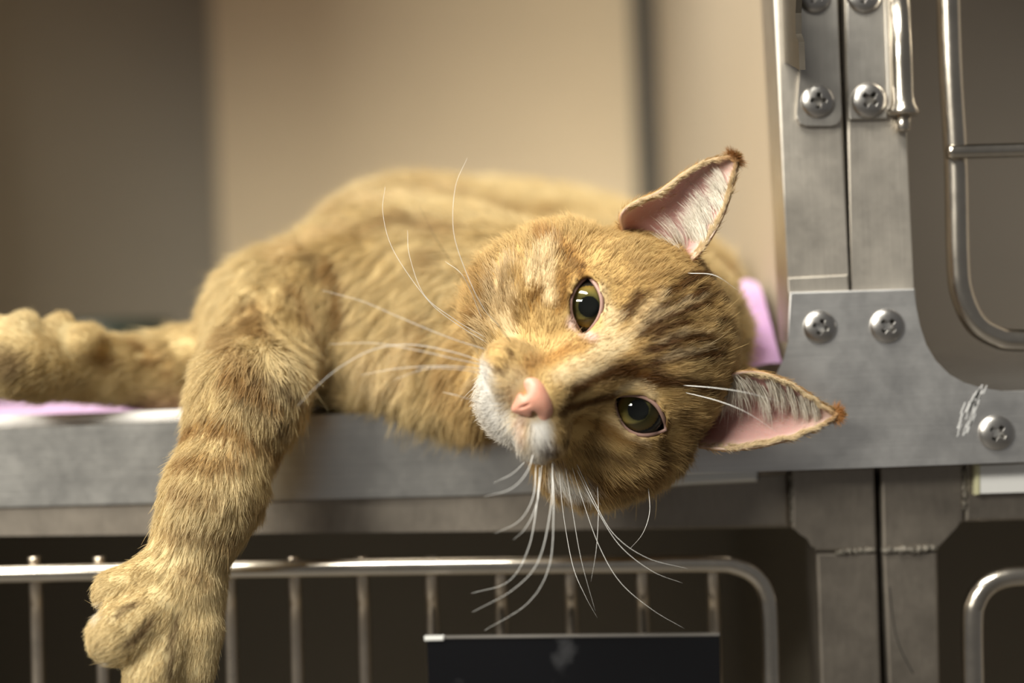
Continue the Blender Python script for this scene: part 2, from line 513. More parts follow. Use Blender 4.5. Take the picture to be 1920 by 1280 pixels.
# ------------------------------------------------------------------ noise
def vnoise(P, scale, seed=0):
    """smooth value noise in [-1,1], P (n,3)"""
    Q = P * scale + seed * 17.31
    I = np.floor(Q).astype(np.int64); Fr = Q - I
    Fr = Fr * Fr * (3 - 2 * Fr)
    out = np.zeros(len(P))
    for dx in (0, 1):
        for dy in (0, 1):
            for dz in (0, 1):
                h = ((I[:, 0] + dx) * 73856093) ^ ((I[:, 1] + dy) * 19349663) ^ ((I[:, 2] + dz) * 83492791) ^ (seed * 2654435)
                h = (h ^ (h >> 13)) * 1274126177
                h = (h ^ (h >> 16)) & 0xFFFF
                w = (Fr[:, 0] if dx else 1 - Fr[:, 0]) * (Fr[:, 1] if dy else 1 - Fr[:, 1]) * (Fr[:, 2] if dz else 1 - Fr[:, 2])
                out += w * (h / 32767.5 - 1)
    return out


def nrmz(v):
    return v / (np.linalg.norm(v, axis=-1, keepdims=True) + 1e-12)


# ------------------------------------------------------------------ the cat: signed-distance body
H_Y = -0.062
HO = at(1150, 671, H_Y)                       # point between the eyes
U0 = dirw(0.422, 0.907); V0 = dirw(0.907, -0.422)
W0 = CAM - HO; W0 /= np.linalg.norm(W0)
HW = nrmz(W0 + 0.09 * U0)
HU = nrmz(U0 - HW * (U0 @ HW))
HV = np.cross(HW, HU)
HM = np.stack([HU, HV, HW])                   # rows: local axes


def hw(u, v, w):                              # head-local cm -> world m
    return HO + (HU * u + HV * v + HW * w) * 0.01


def toL(P):
    return ((P - HO) @ HM.T) * 100.0


def loc(px, py, w):
    """world point on the plane w (cm) of the head frame seen at a photo pixel"""
    v = ray(px, py)
    t = (w * 0.01 - (CAM - HO) @ HW) / (v @ HW)
    return CAM + v * t


PR = []   # primitives: dict(kind, ..., k, flow, length)


def cap(a, b, ra, rb, k=0.02, flow=None, L=0.011):
    a = np.array(a, float); b = np.array(b, float)
    if flow is None: flow = b - a
    PR.append(dict(t='cap', a=a, b=b, ra=ra, rb=rb, k=k, flow=nrmz(np.array(flow, float)), L=L))


def ell(c, r, axes=None, k=0.02, flow=(0, 0, -1), L=0.012):
    axes = np.eye(3) if axes is None else axes
    PR.append(dict(t='ell', c=np.array(c, float), r=np.array(r, float), ax=axes, k=k, flow=nrmz(np.array(flow, float)), L=L))


def sd(p, X, Y, Z):
    if p['t'] == 'cap':
        a, b = p['a'], p['b']; ab = b - a; l2 = ab @ ab
        px, py, pz = X - a[0], Y - a[1], Z - a[2]
        t = np.clip((px * ab[0] + py * ab[1] + pz * ab[2]) / l2, 0, 1)
        d = np.sqrt((px - t * ab[0]) ** 2 + (py - t * ab[1]) ** 2 + (pz - t * ab[2]) ** 2)
        return d - (p['ra'] + t * (p['rb'] - p['ra']))
    c, r, ax = p['c'], p['r'], p['ax']
    px, py, pz = X - c[0], Y - c[1], Z - c[2]
    k0 = 0; k1 = 0
    for i in range(3):
        q = (px * ax[i, 0] + py * ax[i, 1] + pz * ax[i, 2])
        k0 = k0 + (q / r[i]) ** 2
        k1 = k1 + (q / r[i] ** 2) ** 2
    k0 = np.sqrt(k0); k1 = np.sqrt(k1) + 1e-9
    return k0 * (k0 - 1) / k1


# --- body (world). Y grows into the cage.
# torso masses deep in the cage
ell(at(900, 545, 0.21), (0.105, 0.09, 0.058), k=0.03, flow=(-1, .3, -.25), L=0.011)
ell(at(760, 530, 0.14), (0.052, 0.06, 0.049), k=0.03, flow=(-1, .2, -.5), L=0.011)
ell(at(1110, 575, 0.15), (0.075, 0.08, 0.047), k=0.03, flow=(-1, .3, -.1), L=0.011)
# nape behind the head
ell(at(1265, 630, 0.028), (0.030, 0.036, 0.034), k=0.02, flow=(.2, .8, .3), L=0.009)
# neck from the skull back to the shoulders
cap(hw(0.5, 0.5, -5.0), at(850, 565, 0.075), 0.035, 0.041, k=0.025, flow=(-1, .3, -.35), L=0.011)
# chest
ell(at(770, 610, 0.062), (0.050, 0.046, 0.038), k=0.025, flow=(-.45, -.1, -1), L=0.012)
ell(at(880, 690, 0.040), (0.026, 0.024, 0.022), k=0.02, flow=(-.3, -.1, -1), L=0.012)
cap(at(720, 712, 0.020), at(885, 748, 0.004), 0.0100, 0.0105, k=0.032, flow=(-.35, -.2, -1), L=0.012)
# shoulder and hanging foreleg
cap(at(670, 525, 0.080), at(510, 600, 0.040), 0.031, 0.0235, k=0.025, flow=(-1, -.2, -.8), L=0.009)
cap(at(510, 600, 0.040), at(466, 745, -0.022), 0.0235, 0.0180, k=0.02, flow=(-.25, -.3, -1), L=0.008)
cap(at(466, 745, -0.022), at(400, 930, -0.042), 0.0172, 0.0150, k=0.018, flow=(-.3, 0, -1), L=0.0065)
cap(at(400, 930, -0.042), at(345, 1065, -0.046), 0.0150, 0.0145, k=0.015, flow=(-.4, 0, -1), L=0.0055)
# paw
PY = -0.050
ell(at(318, 1125, PY), (0.0195, 0.0155, 0.0175), k=0.008, flow=(-.5, 0, -1), L=0.0045)
TOES = [((275, 1090), (218, 1108), .0088, .0082), ((280, 1155), (222, 1192), .0108, .0108), ((312, 1190), (280, 1268), .0092, .0094), ((368, 1175), (358, 1250), .0098, .0092)]
for i, (a, b, ra, rb) in enumerate(TOES):
    dy = (-0.010, -0.020, -0.018, -0.006)[i]
    cap(at(a[0], a[1], PY + dy * .6), at(b[0], b[1], PY + dy), ra, rb, k=0.0028, L=0.0036)
# the other foreleg, stretched to the left along the floor
cap(at(540, 650, 0.075), at(330, 697, 0.050), 0.022, 0.0155, k=0.02, flow=(-1, -.2, -.15), L=0.008)
cap(at(330, 697, 0.050), at(95, 688, 0.012), 0.0148, 0.0128, k=0.012, flow=(-1, -.2, -.25), L=0.007)
ell(at(25, 680, 0.002), (0.020, 0.018, 0.0140), k=0.010, flow=(-1, 0, -.3), L=0.005)
for q in ((0, 626), (48, 620), (116, 624), (164, 642)):
    ell(at(q[0], q[1], 0.002 if q[0] < 90 else 0.012), (0.0068, 0.009, 0.0072), k=0.004, flow=(-.6, 0, .6), L=0.0045)
NB = len(PR)
# --- head (local axes)


def hell(u, v, w, ru, rv, rw, k, flow, L, tilt=0.0):
    ax = HM
    if tilt:
        c, s = math.cos(tilt), math.sin(tilt)
        ax = np.stack([HU * c + HV * s, -HU * s + HV * c, HW])
    f = HU * flow[0] + HV * flow[1] + HW * flow[2]
    ell(hw(u, v, w), (ru * .01, rv * .01, rw * .01), ax, k, f, L)


def hcap(a, b, ra, rb, k, flow, L):
    f = HU * flow[0] + HV * flow[1] + HW * flow[2]
    cap(hw(*a), hw(*b), ra * .01, rb * .01, k, f, L)


hell(0, 1.35, -3.5, 4.05, 3.4, 3.3, .012, (0, 1, -.6), .0038)            # cranium
hell(0, -1.0, -3.6, 4.1, 3.1, 3.0, .012, (0, 0, -1), .005)                 # lower skull
for s in (-1, 1):
    hell(s * 3.0, -1.2, -2.7, 1.95, 2.1, 2.0, .014, (s * 1, -.25, -.6), .0065)   # cheek
    hell(s * 3.3, -1.6, -3.4, 1.8, 2.0, 1.9, .014, (s * 1, -.5, -.6), .009)     # jowl ruff
    hcap((s * 1.2, 1.5, -1.1), (s * 2.9, 1.5, -1.9), .95, .9, .010, (s * .3, 1, -.5), .0034)  # brow
    hcap((s * 1.9, -1.25, -.75), (s * 3.1, -.9, -1.7), .75, .9, .010, (s * 1, -.3, -.5), .004)  # cheekbone
    hell(s * 2.2, 0, -1.05, 1.22, 1.22, 1.22, .006, (s * .5, .5, -.4), .0028)     # lids
    hell(s * 1.12, -3.42, .95, 1.14, 1.02, 1.2, .007, (s * .9, -.55, -.6), .0034)  # whisker pad
    hcap((s * 2.7, 2.3, -4.6), (s * 3.5, 3.5, -5.4), 1.3, 1.1, .008, (s * .3, 1, .1), .005)     # ear root
    hell(s * 2.9, -2.6, -3.2, 1.75, 1.7, 1.7, .012, (s * 1, -.8, -.5), .008)     # lower jowl
    hell(s * 3.5, -.1, -3.3, 1.65, 1.6, 1.7, .010, (s * 1, .1, -.5), .0065)     # side of the skull
hcap((0, 1.0, -1.3), (0, -1.0, -.05), 1.35, 1.0, .012, (0, 1, -.4), .003)   # forehead to bridge
hcap((0, -1.0, -.05), (0, -2.45, 1.45), .95, .74, .009, (0, 1, -.5), .0022)  # bridge
hell(0, -4.35, .15, 1.0, .62, 1.05, .006, (0, -1, -.5), .004)               # chin
hcap((0, -3.3, -1.0), (0, -2.6, -3.2), 1.55, 2.2, .015, (0, -.6, -1), .007)  # lower jaw / throat

# --- grid
VOX = 0.0016
G0 = np.array([-0.235, -0.112, -0.150]); G1 = np.array([0.118, 0.325, 0.115])
ns = np.ceil((G1 - G0) / VOX).astype(int)
gx = (G0[0] + VOX * np.arange(ns[0])).astype(np.float32)
gy = (G0[1] + VOX * np.arange(ns[1])).astype(np.float32)
gz = (G0[2] + VOX * np.arange(ns[2])).astype(np.float32)
FLD = np.full(tuple(ns), 0.05, np.float32)


def bbox(p, m):
    if p['t'] == 'cap':
        lo = np.minimum(p['a'] - p['ra'], p['b'] - p['rb']); hi = np.maximum(p['a'] + p['ra'], p['b'] + p['rb'])
    else:
        e = np.sqrt(((p['ax'].T * p['r']) ** 2).sum(1)); lo = p['c'] - e; hi = p['c'] + e
    i0 = np.clip(((lo - m - G0) / VOX).astype(int), 0, ns - 1); i1 = np.clip(((hi + m - G0) / VOX).astype(int) + 2, 1, ns)
    return tuple(slice(a, b) for a, b in zip(i0, i1))


def smin(a, b, k):
    h = np.clip(0.5 + 0.5 * (b - a) / k, 0, 1)
    return b + (a - b) * h - k * h * (1 - h)


for p in PR:
    s = bbox(p, 0.03)
    X = gx[s[0]][:, None, None]; Y = gy[s[1]][None, :, None]; Z = gz[s[2]][None, None, :]
    FLD[s] = smin(FLD[s], sd(p, X, Y, Z).astype(np.float32), p['k'])

# --- eyes: openings cut as almond cones around each eyeball
EYE_R = 0.0104
EYES = []
for side, (ex, ey), (ix, iy), (ox, oy) in ((-1, (1102, 570), (1094, 622), (1101, 522)), (1, (1199, 773), (1158, 750), (1243, 803))):
    c0 = loc(ex, ey, 0.0)
    ax = nrmz(nrmz(CAM - c0) + 0.10 * HU * side)
    c = c0 - ax * EYE_R * 0.97
    pi_, po_ = loc(ix, iy, -0.12), loc(ox, oy, -0.35)
    tx = po_ - pi_; tx = nrmz(tx - ax * (tx @ ax))
    ty = np.cross(ax, tx)
    if ty @ HV < 0: ty = -ty
    # eye opening: half-length, half-heights upper / lower
    hl = np.linalg.norm(po_ - pi_) / 2
    mid = (pi_ + po_) / 2
    off = mid - c
    EYES.append(dict(c=c, ax=ax, tx=tx, ty=ty, hl=hl * (1.0 if side < 0 else 1.02), up=0.0050 if side < 0 else 0.0052, lo=0.0042 if side < 0 else 0.0062,
                     ox=off @ tx, oy=off @ ty, side=side))


def almond(e, x, y, grow=0.0):
    """<0 inside the lid opening; x,y in the eye plane (m)"""
    u = (x - e['ox']) / (e['hl'] + grow)
    y = y - e['oy']
    prof = np.maximum(0, 1 - np.abs(u) ** 2.0)
    h = np.where(y > 0, e['up'], e['lo']) * prof + grow * (np.abs(u) < 1.3)
    return np.where(np.abs(u) < 1, np.abs(y) - h, np.abs(y) + 0.002 + (np.abs(u) - 1) * e['hl'])


for e in EYES:
    i0 = ((e['c'] - 0.022 - G0) / VOX).astype(int); i1 = ((e['c'] + 0.022 - G0) / VOX).astype(int)
    s = tuple(slice(a, b) for a, b in zip(i0, i1))
    X = gx[s[0]][:, None, None] - e['c'][0]; Y = gy[s[1]][None, :, None] - e['c'][1]; Z = gz[s[2]][None, None, :] - e['c'][2]
    x = X * e['tx'][0] + Y * e['tx'][1] + Z * e['tx'][2]
    y = X * e['ty'][0] + Y * e['ty'][1] + Z * e['ty'][2]
    z = X * e['ax'][0] + Y * e['ax'][1] + Z * e['ax'][2]
    cut = np.maximum(almond(e, x, y, 0.0009), -z - 0.002)
    FLD[s] = np.maximum(FLD[s], -cut.astype(np.float32))
    # keep the eyeball itself clear of the skull
    ball = np.sqrt(X * X + Y * Y + Z * Z) - (EYE_R + 0.0003)
    FLD[s] = np.maximum(FLD[s], -np.where(z > -0.004, ball, 1).astype(np.float32))
# mouth line
MOUTH = [[hw(0.0, -3.55, 2.15), hw(0.0, -3.95, 2.05)], [hw(0, -3.95, 2.0), hw(.5, -4.25, 1.75), hw(1.2, -4.35, 1.2), hw(1.9, -4.1, .4)],
         [hw(0, -3.95, 2.0), hw(-.5, -4.25, 1.75), hw(-1.2, -4.35, 1.2), hw(-1.9, -4.1, .4)]]
for line in MOUTH:
    for a, b in zip(line[:-1], line[1:]):
        p = dict(t='cap', a=a, b=b, ra=.0012, rb=.0012)
        s = bbox(p, 0.004)
        d = sd(p, gx[s[0]][:, None, None], gy[s[1]][None, :, None], gz[s[2]][None, None, :])
        FLD[s] = np.maximum(FLD[s], -d.astype(np.float32))
# flattened where it lies on the cage floor and against the rail
Zg = gz[None, None, :]; Yg = gy[None, :, None]
FLD = np.maximum(FLD, np.where(Yg > 0.0085, (FLOOR_Z + 0.0085) - Zg, -1.0).astype(np.float32))
XG = gx[:, None, None]
railcut = np.minimum(np.minimum(Yg - 0.0085, (FLOOR_Z + 0.005) - Zg), 1.0)
FLD = np.maximum(FLD, railcut.astype(np.float32))
del railcut


def surface_nets(Fd, o, h):
    ins = Fd < 0
    n = np.array(Fd.shape)
    cnt = np.zeros(tuple(n - 1), np.int8)
    for a in (0, 1):
        for b in (0, 1):
            for c in (0, 1):
                cnt += ins[a:n[0] - 1 + a, b:n[1] - 1 + b, c:n[2] - 1 + c]
    act = np.argwhere((cnt > 0) & (cnt < 8))
    idx = np.full(tuple(n - 1), -1, np.int32)
    idx[tuple(act.T)] = np.arange(len(act))
    acc = np.zeros((len(act), 3)); num = np.zeros(len(act))
    cs = [(a, b, c) for a in (0, 1) for b in (0, 1) for c in (0, 1)]
    val = {c: Fd[act[:, 0] + c[0], act[:, 1] + c[1], act[:, 2] + c[2]].astype(float) for c in cs}
    for c in cs:
        for d in range(3):
            if c[d]: continue
            c2 = list(c); c2[d] = 1; c2 = tuple(c2)
            f0, f1 = val[c], val[c2]
            m = (f0 < 0) != (f1 < 0)
            t = np.where(m, f0 / np.where(m, f0 - f1, 1), 0)
            q = np.tile(np.array(c, float), (len(act), 1)); q[:, d] += t
            acc[m] += q[m]; num[m] += 1
    V = o + (act + acc / num[:, None]) * h
    Q = []
    for d in range(3):
        sl0 = [slice(None)] * 3; sl1 = [slice(None)] * 3
        sl0[d] = slice(0, n[d] - 1); sl1[d] = slice(1, n[d])
        a, b = ins[tuple(sl0)], ins[tuple(sl1)]
        e1, e2 = (d + 1) % 3, (d + 2) % 3
        for flip, m in ((False, a & ~b), (True, ~a & b)):
            E = np.argwhere(m)
            E = E[(E[:, e1] > 0) & (E[:, e2] > 0) & (E[:, e1] < n[e1] - 1) & (E[:, e2] < n[e2] - 1)]
            def cell(o1, o2):
                C = E.copy(); C[:, e1] += o1; C[:, e2] += o2
                return idx[C[:, 0], C[:, 1], C[:, 2]]
            q = np.stack([cell(-1, -1), cell(0, -1), cell(0, 0), cell(-1, 0)], 1)
            if flip: q = q[:, ::-1]
            Q.append(q)
    Q = np.vstack(Q)
    Q = Q[(Q >= 0).all(1)]
    return V, Q


def vert_normals(V, Q):
    nrm = np.cross(V[Q[:, 2]] - V[Q[:, 0]], V[Q[:, 3]] - V[Q[:, 1]])
    out = np.zeros_like(V)
    for k in range(4):
        np.add.at(out, Q[:, k], nrm)
    return nrmz(out)


def relax(V, Q, it=2, f=0.5, keep=None):
    E = np.vstack([Q[:, [0, 1]], Q[:, [1, 2]], Q[:, [2, 3]], Q[:, [3, 0]]])
    for _ in range(it):
        s = np.zeros_like(V); c = np.zeros(len(V))
        np.add.at(s, E[:, 0], V[E[:, 1]]); np.add.at(c, E[:, 0], 1)
        np.add.at(s, E[:, 1], V[E[:, 0]]); np.add.at(c, E[:, 1], 1)
        V = V * (1 - f) + f * s / np.maximum(c, 1)[:, None]
    return V


BV, BQ = surface_nets(FLD, G0, VOX)
# keep the largest connected piece only
lab = np.arange(len(BV))
while True:
    m = lab[BQ].min(1)
    new = lab.copy()
    for k in range(4): np.minimum.at(new, BQ[:, k], m)
    new = new[new]
    if (new == lab).all(): break
    lab = new
u_, c_ = np.unique(lab, return_counts=True)
keepv = lab == u_[c_.argmax()]
remap = np.cumsum(keepv) - 1
BQ = remap[BQ[keepv[BQ].all(1)]]; BV = BV[keepv]
BV = relax(BV, BQ, 2)
BN = vert_normals(BV, BQ)
del FLD

# ------------------------------------------------------------------ markings: strokes laid on the coat surface
spx, spy, sdep = proj(BV)


def on_coat(x, y):
    d2 = (spx - x) ** 2 + (spy - y) ** 2
    near = np.where(d2 < 14 ** 2)[0]
    if len(near) == 0: near = np.argsort(d2)[:6]
    return BV[near[sdep[near].argmin()]]


DARK, MID, CREAM, WHITE, ORANGE, PINK = 0, 1, 2, 3, 4, 5
LINCOL = np.array([(0.125, 0.052, 0.012), (0.35, 0.185, 0.05), (0.84, 0.66, 0.39), (0.90, 0.87, 0.82), (0.52, 0.28, 0.085), (0.80, 0.58, 0.50)])
STROKES = [
    # forehead bars
    (DARK, 9, .8, [(1147, 594), (1172, 574), (1205, 549)]),
    (DARK, 7, .85, [(1202, 606), (1240, 574), (1300, 543), (1332, 530)]),
    (DARK, 7, .85, [(1208, 622), (1262, 592), (1338, 566)]),
    (DARK, 7, .8, [(1226, 622), (1290, 600), (1362, 596)]),
    (DARK, 8, .9, [(1218, 660), (1262, 636), (1310, 628), (1368, 652)]),
    (DARK, 8, .9, [(1228, 692), (1272, 670), (1320, 664), (1362, 678)]),
    (DARK, 6, .7, [(1250, 655), (1300, 648), (1350, 668)]),
    (DARK, 6, .6, [(1300, 560), (1350, 548), (1372, 560)]),
    (DARK, 8, .8, [(1262, 545), (1300, 520), (1330, 505)]),
    (CREAM, 4, .4, [(1225, 604), (1270, 578), (1330, 552)]), (CREAM, 4, .4, [(1240, 640), (1300, 612), (1360, 622)]),
    (CREAM, 5, .45, [(1240, 684), (1290, 652), (1340, 652)]), (CREAM, 5, .45, [(1230, 590), (1290, 556)]),
    # side of the nose to the lower eye
    (DARK, 15, .85, [(1096, 728), (1122, 702), (1160, 696), (1204, 708), (1242, 722)]),
    (DARK, 11, .7, [(1062, 772), (1084, 748), (1108, 716)]),
    (DARK, 9, .8, [(1160, 748), (1120, 762), (1070, 776)]),
    (DARK, 9, .8, [(1236, 728), (1286, 722), (1350, 742)]),
    (DARK, 8, .7, [(1243, 804), (1250, 836), (1246, 880)]),
    (MID, 14, .7, [(1085, 800), (1150, 820), (1210, 835)]),
    (DARK, 9, .55, [(1200, 850), (1160, 870), (1110, 850)]),
    (DARK, 10, .6, [(1290, 780), (1310, 830), (1290, 880)]),
    (MID, 22, .7, [(1230, 900), (1180, 925), (1110, 915)]),
    # upper cheek
    (ORANGE, 12, .8, [(1104, 512), (1080, 482), (1045, 447), (1010, 430)]),
    (DARK, 6, .6, [(1100, 520), (1078, 486), (1040, 452)]),
    (MID, 10, .8, [(985, 570), (1008, 545), (1018, 505)]),
    (MID, 11, .8, [(1036, 574), (1046, 535), (1056, 500)]),
    (DARK, 5, .4, [(1040, 570), (1048, 540)]),
    (CREAM, 13, .85, [(1022, 450), (1000, 480), (988, 522)]),
    (CREAM, 10, .8, [(1030, 480), (1024, 520), (1015, 560)]),
    (CREAM, 14, .7, [(948, 560), (940, 600), (948, 622)]),
    (ORANGE, 13, .7, [(1040, 652), (1010, 672), (985, 700)]),
    (ORANGE, 12, .6, [(1085, 640), (1045, 650)]),
    (MID, 10, .4, [(1060, 600), (1030, 612)]),
    # light bridge of the nose and brow
    (CREAM, 15, .8, [(1060, 694), (1112, 664), (1180, 638)]),
    (CREAM, 12, .8, [(1132, 548), (1142, 590), (1128, 640), (1100, 668)]),
    (CREAM, 10, .55, [(1155, 640), (1190, 600), (1240, 540)]),
    (CREAM, 8, .6, [(1168, 735), (1205, 728), (1240, 745)]),
    (CREAM, 9, .45, [(1158, 790), (1186, 812), (1222, 822)]),
    # muzzle
    (WHITE, 15, 1., [(904, 715), (905, 755), (922, 808), (950, 845)]),
    (CREAM, 16, .8, [(945, 755), (950, 800), (965, 850)]),
    (WHITE, 17, .9, [(1000, 800), (1020, 822), (1010, 850)]),
    (CREAM, 16, .7, [(960, 720), (935, 730)]),
    (WHITE, 20, .9, [(990, 872), (1030, 900), (1080, 925)]),
    (PINK, 8, .5, [(968, 775), (962, 800), (966, 830)]),
    (PINK, 9, .9, [(1084, 600), (1090, 618), (1100, 622)]),
    (DARK, 5, .8, [(958, 648), (972, 664)]), (DARK, 4, .8, [(936, 688), (946, 680)]), (DARK, 4, .7, [(926, 704), (936, 708)]),
    (DARK, 4, .7, [(950, 668), (944, 660)]), (DARK, 4, .6, [(925, 680), (920, 690)]),
    (DARK, 7, .6, [(1040, 840), (1055, 858)]), (DARK, 7, .6, [(1070, 830), (1085, 845)]), (DARK, 6, .6, [(1022, 850), (1030, 862)]),
    # neck folds
    (MID, 12, .7, [(915, 540), (896, 590), (884, 660)]), (MID, 9, .6, [(965, 470), (938, 520), (926, 560)]),
    (CREAM, 13, .6, [(925, 580), (905, 640), (890, 690)]), (CREAM, 14, .6, [(950, 490), (920, 545)]),
    (MID, 12, .5, [(860, 560), (845, 640), (830, 700)]), (MID, 12, .5, [(800, 580), (790, 660)]),
    (CREAM, 22, .5, [(760, 620), (740, 700)]), (CREAM, 20, .5, [(690, 640), (700, 720)]),
    # shoulder and chest streaks
    (DARK, 12, .5, [(600, 468), (612, 500)]), (MID, 13, .8, [(628, 480), (646, 540), (652, 590)]), (MID, 12, .6, [(560, 520), (580, 580), (612, 640)]),
    (MID, 20, .6, [(470, 560), (480, 610)]), (MID, 18, .5, [(420, 600), (440, 650), (480, 680)]),
    # foreleg bars and paw
    (DARK, 9, .6, [(495, 690), (545, 710), (580, 745)]), (MID, 12, .8, [(420, 690), (470, 705), (530, 745)]),
    (DARK, 8, .5, [(470, 735), (520, 775), (555, 800)]), (MID, 15, .8, [(345, 790), (400, 785), (470, 815), (535, 850)]),
    (MID, 15, .7, [(335, 850), (400, 855), (450, 850)]), (MID, 12, .5, [(320, 900), (400, 925), (500, 930)]),
    (MID, 11, .45, [(300, 985), (380, 1000), (460, 1010)]), (MID, 10, .5, [(360, 1060), (395, 1075)]),
    (DARK, 6, .7, [(214, 1142), (236, 1130), (262, 1114)]), (DARK, 6, .75, [(300, 1150), (272, 1180), (258, 1210)]), (DARK, 6, .6, [(345, 1150), (335, 1215), (328, 1260)]),  # shade of the creases between the toes, painted into the coat
    (WHITE, 4, .8, [(174, 1137), (180, 1146)]), (WHITE, 4, .7, [(205, 1252), (212, 1262)]),
    # stretched foreleg
    (MID, 12, .7, [(270, 632), (290, 665)]), (MID, 12, .6, [(200, 665), (225, 675)]), (MID, 14, .6, [(320, 668), (340, 690)]), (DARK, 22, .6, [(15, 665), (40, 690)]),
    # flank bands
    (MID, 26, .45, [(640, 380), (700, 350), (800, 330)]), (MID, 24, .5, [(700, 420), (760, 400), (860, 420)]), (MID, 26, .45, [(900, 370), (980, 390), (1050, 390)]),
    (CREAM, 30, .5, [(720, 370), (800, 360), (880, 350)]), (CREAM, 30, .5, [(540, 460), (600, 420), (650, 410)]), (MID, 20, .5, [(820, 470), (880, 500), (900, 530)]),
]
PXM = 1.0 / 5100.0
FINE_END = [i for i, t in enumerate(STROKES) if t[3][0] == (915, 540)][0]
STK = [(c, w * PXM * (1.15 if i < 9 else 1.2), min(1.0, s * (1.2 if i < FINE_END else 1.1)), np.array([on_coat(*q) for q in pts])) for i, (c, w, s, pts) in enumerate(STROKES)]

BASE_A = np.array([0.62, 0.44, 0.18]); BASE_B = np.array([0.85, 0.71, 0.42])


def coat(P):
    """coat colour at points (linear rgb)"""
    wob = np.stack([vnoise(P, 160, 3), vnoise(P, 160, 4), vnoise(P, 160, 5)], 1) * 0.0012
    wob += np.stack([vnoise(P, 420, 6), vnoise(P, 420, 7), vnoise(P, 420, 8)], 1) * 0.0007
    Q = P + wob
    n = 0.5 + 0.5 * vnoise(Q, 38, 1)
    n = np.clip(n * 0.7 + 0.3 * (0.5 + 0.5 * vnoise(Q, 95, 2)), 0, 1)
    Lc = toL(P)
    head = np.clip(1.3 - np.linalg.norm(Lc - np.array([0, -.5, -2.2]), axis=1) / 6.0, 0, 1)
    head = np.clip(head * 4, 0, 1)
    col = BASE_A * (1 - n)[:, None] + BASE_B * n[:, None]
    hc = np.array([0.57, 0.355, 0.12]) * (1 - n)[:, None] + np.array([0.74, 0.54, 0.245]) * n[:, None]
    col = col * (1 - head)[:, None] + hc * head[:, None]
    for c, w, s, pts in STK:
        lo = pts.min(0) - 3 * w; hi = pts.max(0) + 3 * w
        m = np.where(((Q > lo) & (Q < hi)).all(1))[0]
        if len(m) == 0: continue
        q = Q[m]; best = np.full(len(m), 1e9)
        for a, b in zip(pts[:-1], pts[1:]):
            ab = b - a
            t = np.clip(((q - a) @ ab) / (ab @ ab + 1e-12), 0, 1)
            best = np.minimum(best, np.linalg.norm(q - a - t[:, None] * ab, axis=1))
        f = s * np.exp(-(best / w) ** 4 * 0.6)
        col[m] = col[m] * (1 - f)[:, None] + LINCOL[c] * f[:, None]
    wf = np.clip((-3.75 - Lc[:, 1]) / 0.5, 0, 1) * np.clip((Lc[:, 2] + 1.8) / 0.8, 0, 1) * np.clip((2.1 - np.abs(Lc[:, 0])) / 0.5, 0, 1) * np.clip((Lc[:, 1] + 6.2) / 0.4, 0, 1) * 0.85
    col = col * (1 - wf)[:, None] + LINCOL[WHITE] * wf[:, None]
    return np.clip(col, 0, 1)


# ------------------------------------------------------------------ coat flow and length per vertex
def prim_fields(P):
    wsum = np.zeros(len(P)); fl = np.zeros((len(P), 3)); ln = np.zeros(len(P))
    for p in PR:
        d = sd(p, P[:, 0], P[:, 1], P[:, 2])
        sig = 0.009 if p['L'] > 0.009 else 0.0035
        w = np.exp(-np.maximum(d, 0) / sig) + 1e-9
        wsum += w; fl += w[:, None] * p['flow']; ln += w * p['L']
    return nrmz(fl), ln / wsum


BF, BL = prim_fields(BV)
# on the face hair sweeps away from the nose
Lc = toL(BV)
rad = nrmz(np.stack([Lc[:, 0], Lc[:, 1] + 2.9, -0.35 * np.ones(len(Lc))], 1))
radw = rad @ HM
fw = np.clip(1.35 - np.linalg.norm(Lc - np.array([0, -.8, -.8]), axis=1) / 4.2, 0, 1)
fw = np.clip(fw * 3, 0, 1)[:, None]
BF = nrmz(BF * (1 - fw) + radw * fw)

# body skin mesh
mcat, nt, N, L, b = new_mat('cat_skin')
ca = N.new('ShaderNodeAttribute'); ca.attribute_name = 'coat'
L.new(ca.outputs['Color'], b.inputs['Base Color'])
b.inputs['Roughness'].default_value = 0.9
b.inputs['Specular IOR Level'].default_value = 0.1
BCOL = coat(BV)
cat = mesh_obj('cat', BV, BQ, mcat, None, True)
at_ = cat.data.attributes.new('coat', 'FLOAT_COLOR', 'POINT')
at_.data.foreach_set('color', np.hstack([BCOL * 0.75, np.ones((len(BV), 1))]).astype(np.float32).ravel())
tag(cat, 'orange tabby cat lying on its side with head and one foreleg hanging over the rail', 'cat')

# ------------------------------------------------------------------ fur material
mfur, nt, N, L, b = new_mat('fur')
ca = N.new('ShaderNodeAttribute'); ca.attribute_name = 'fur_color'
L.new(ca.outputs['Color'], b.inputs['Base Color'])
b.inputs['Roughness'].default_value = 0.55
b.inputs['Specular IOR Level'].default_value = 0.25
tr = N.new('ShaderNodeBsdfTranslucent'); L.new(ca.outputs['Color'], tr.inputs['Color'])
mx = N.new('ShaderNodeMixShader'); mx.inputs[0].default_value = 0.22
L.new(b.outputs[0], mx.inputs[1]); L.new(tr.outputs[0], mx.inputs[2])
L.new(mx.outputs[0], nt.nodes['Material Output'].inputs['Surface'])
M_FUR = mfur


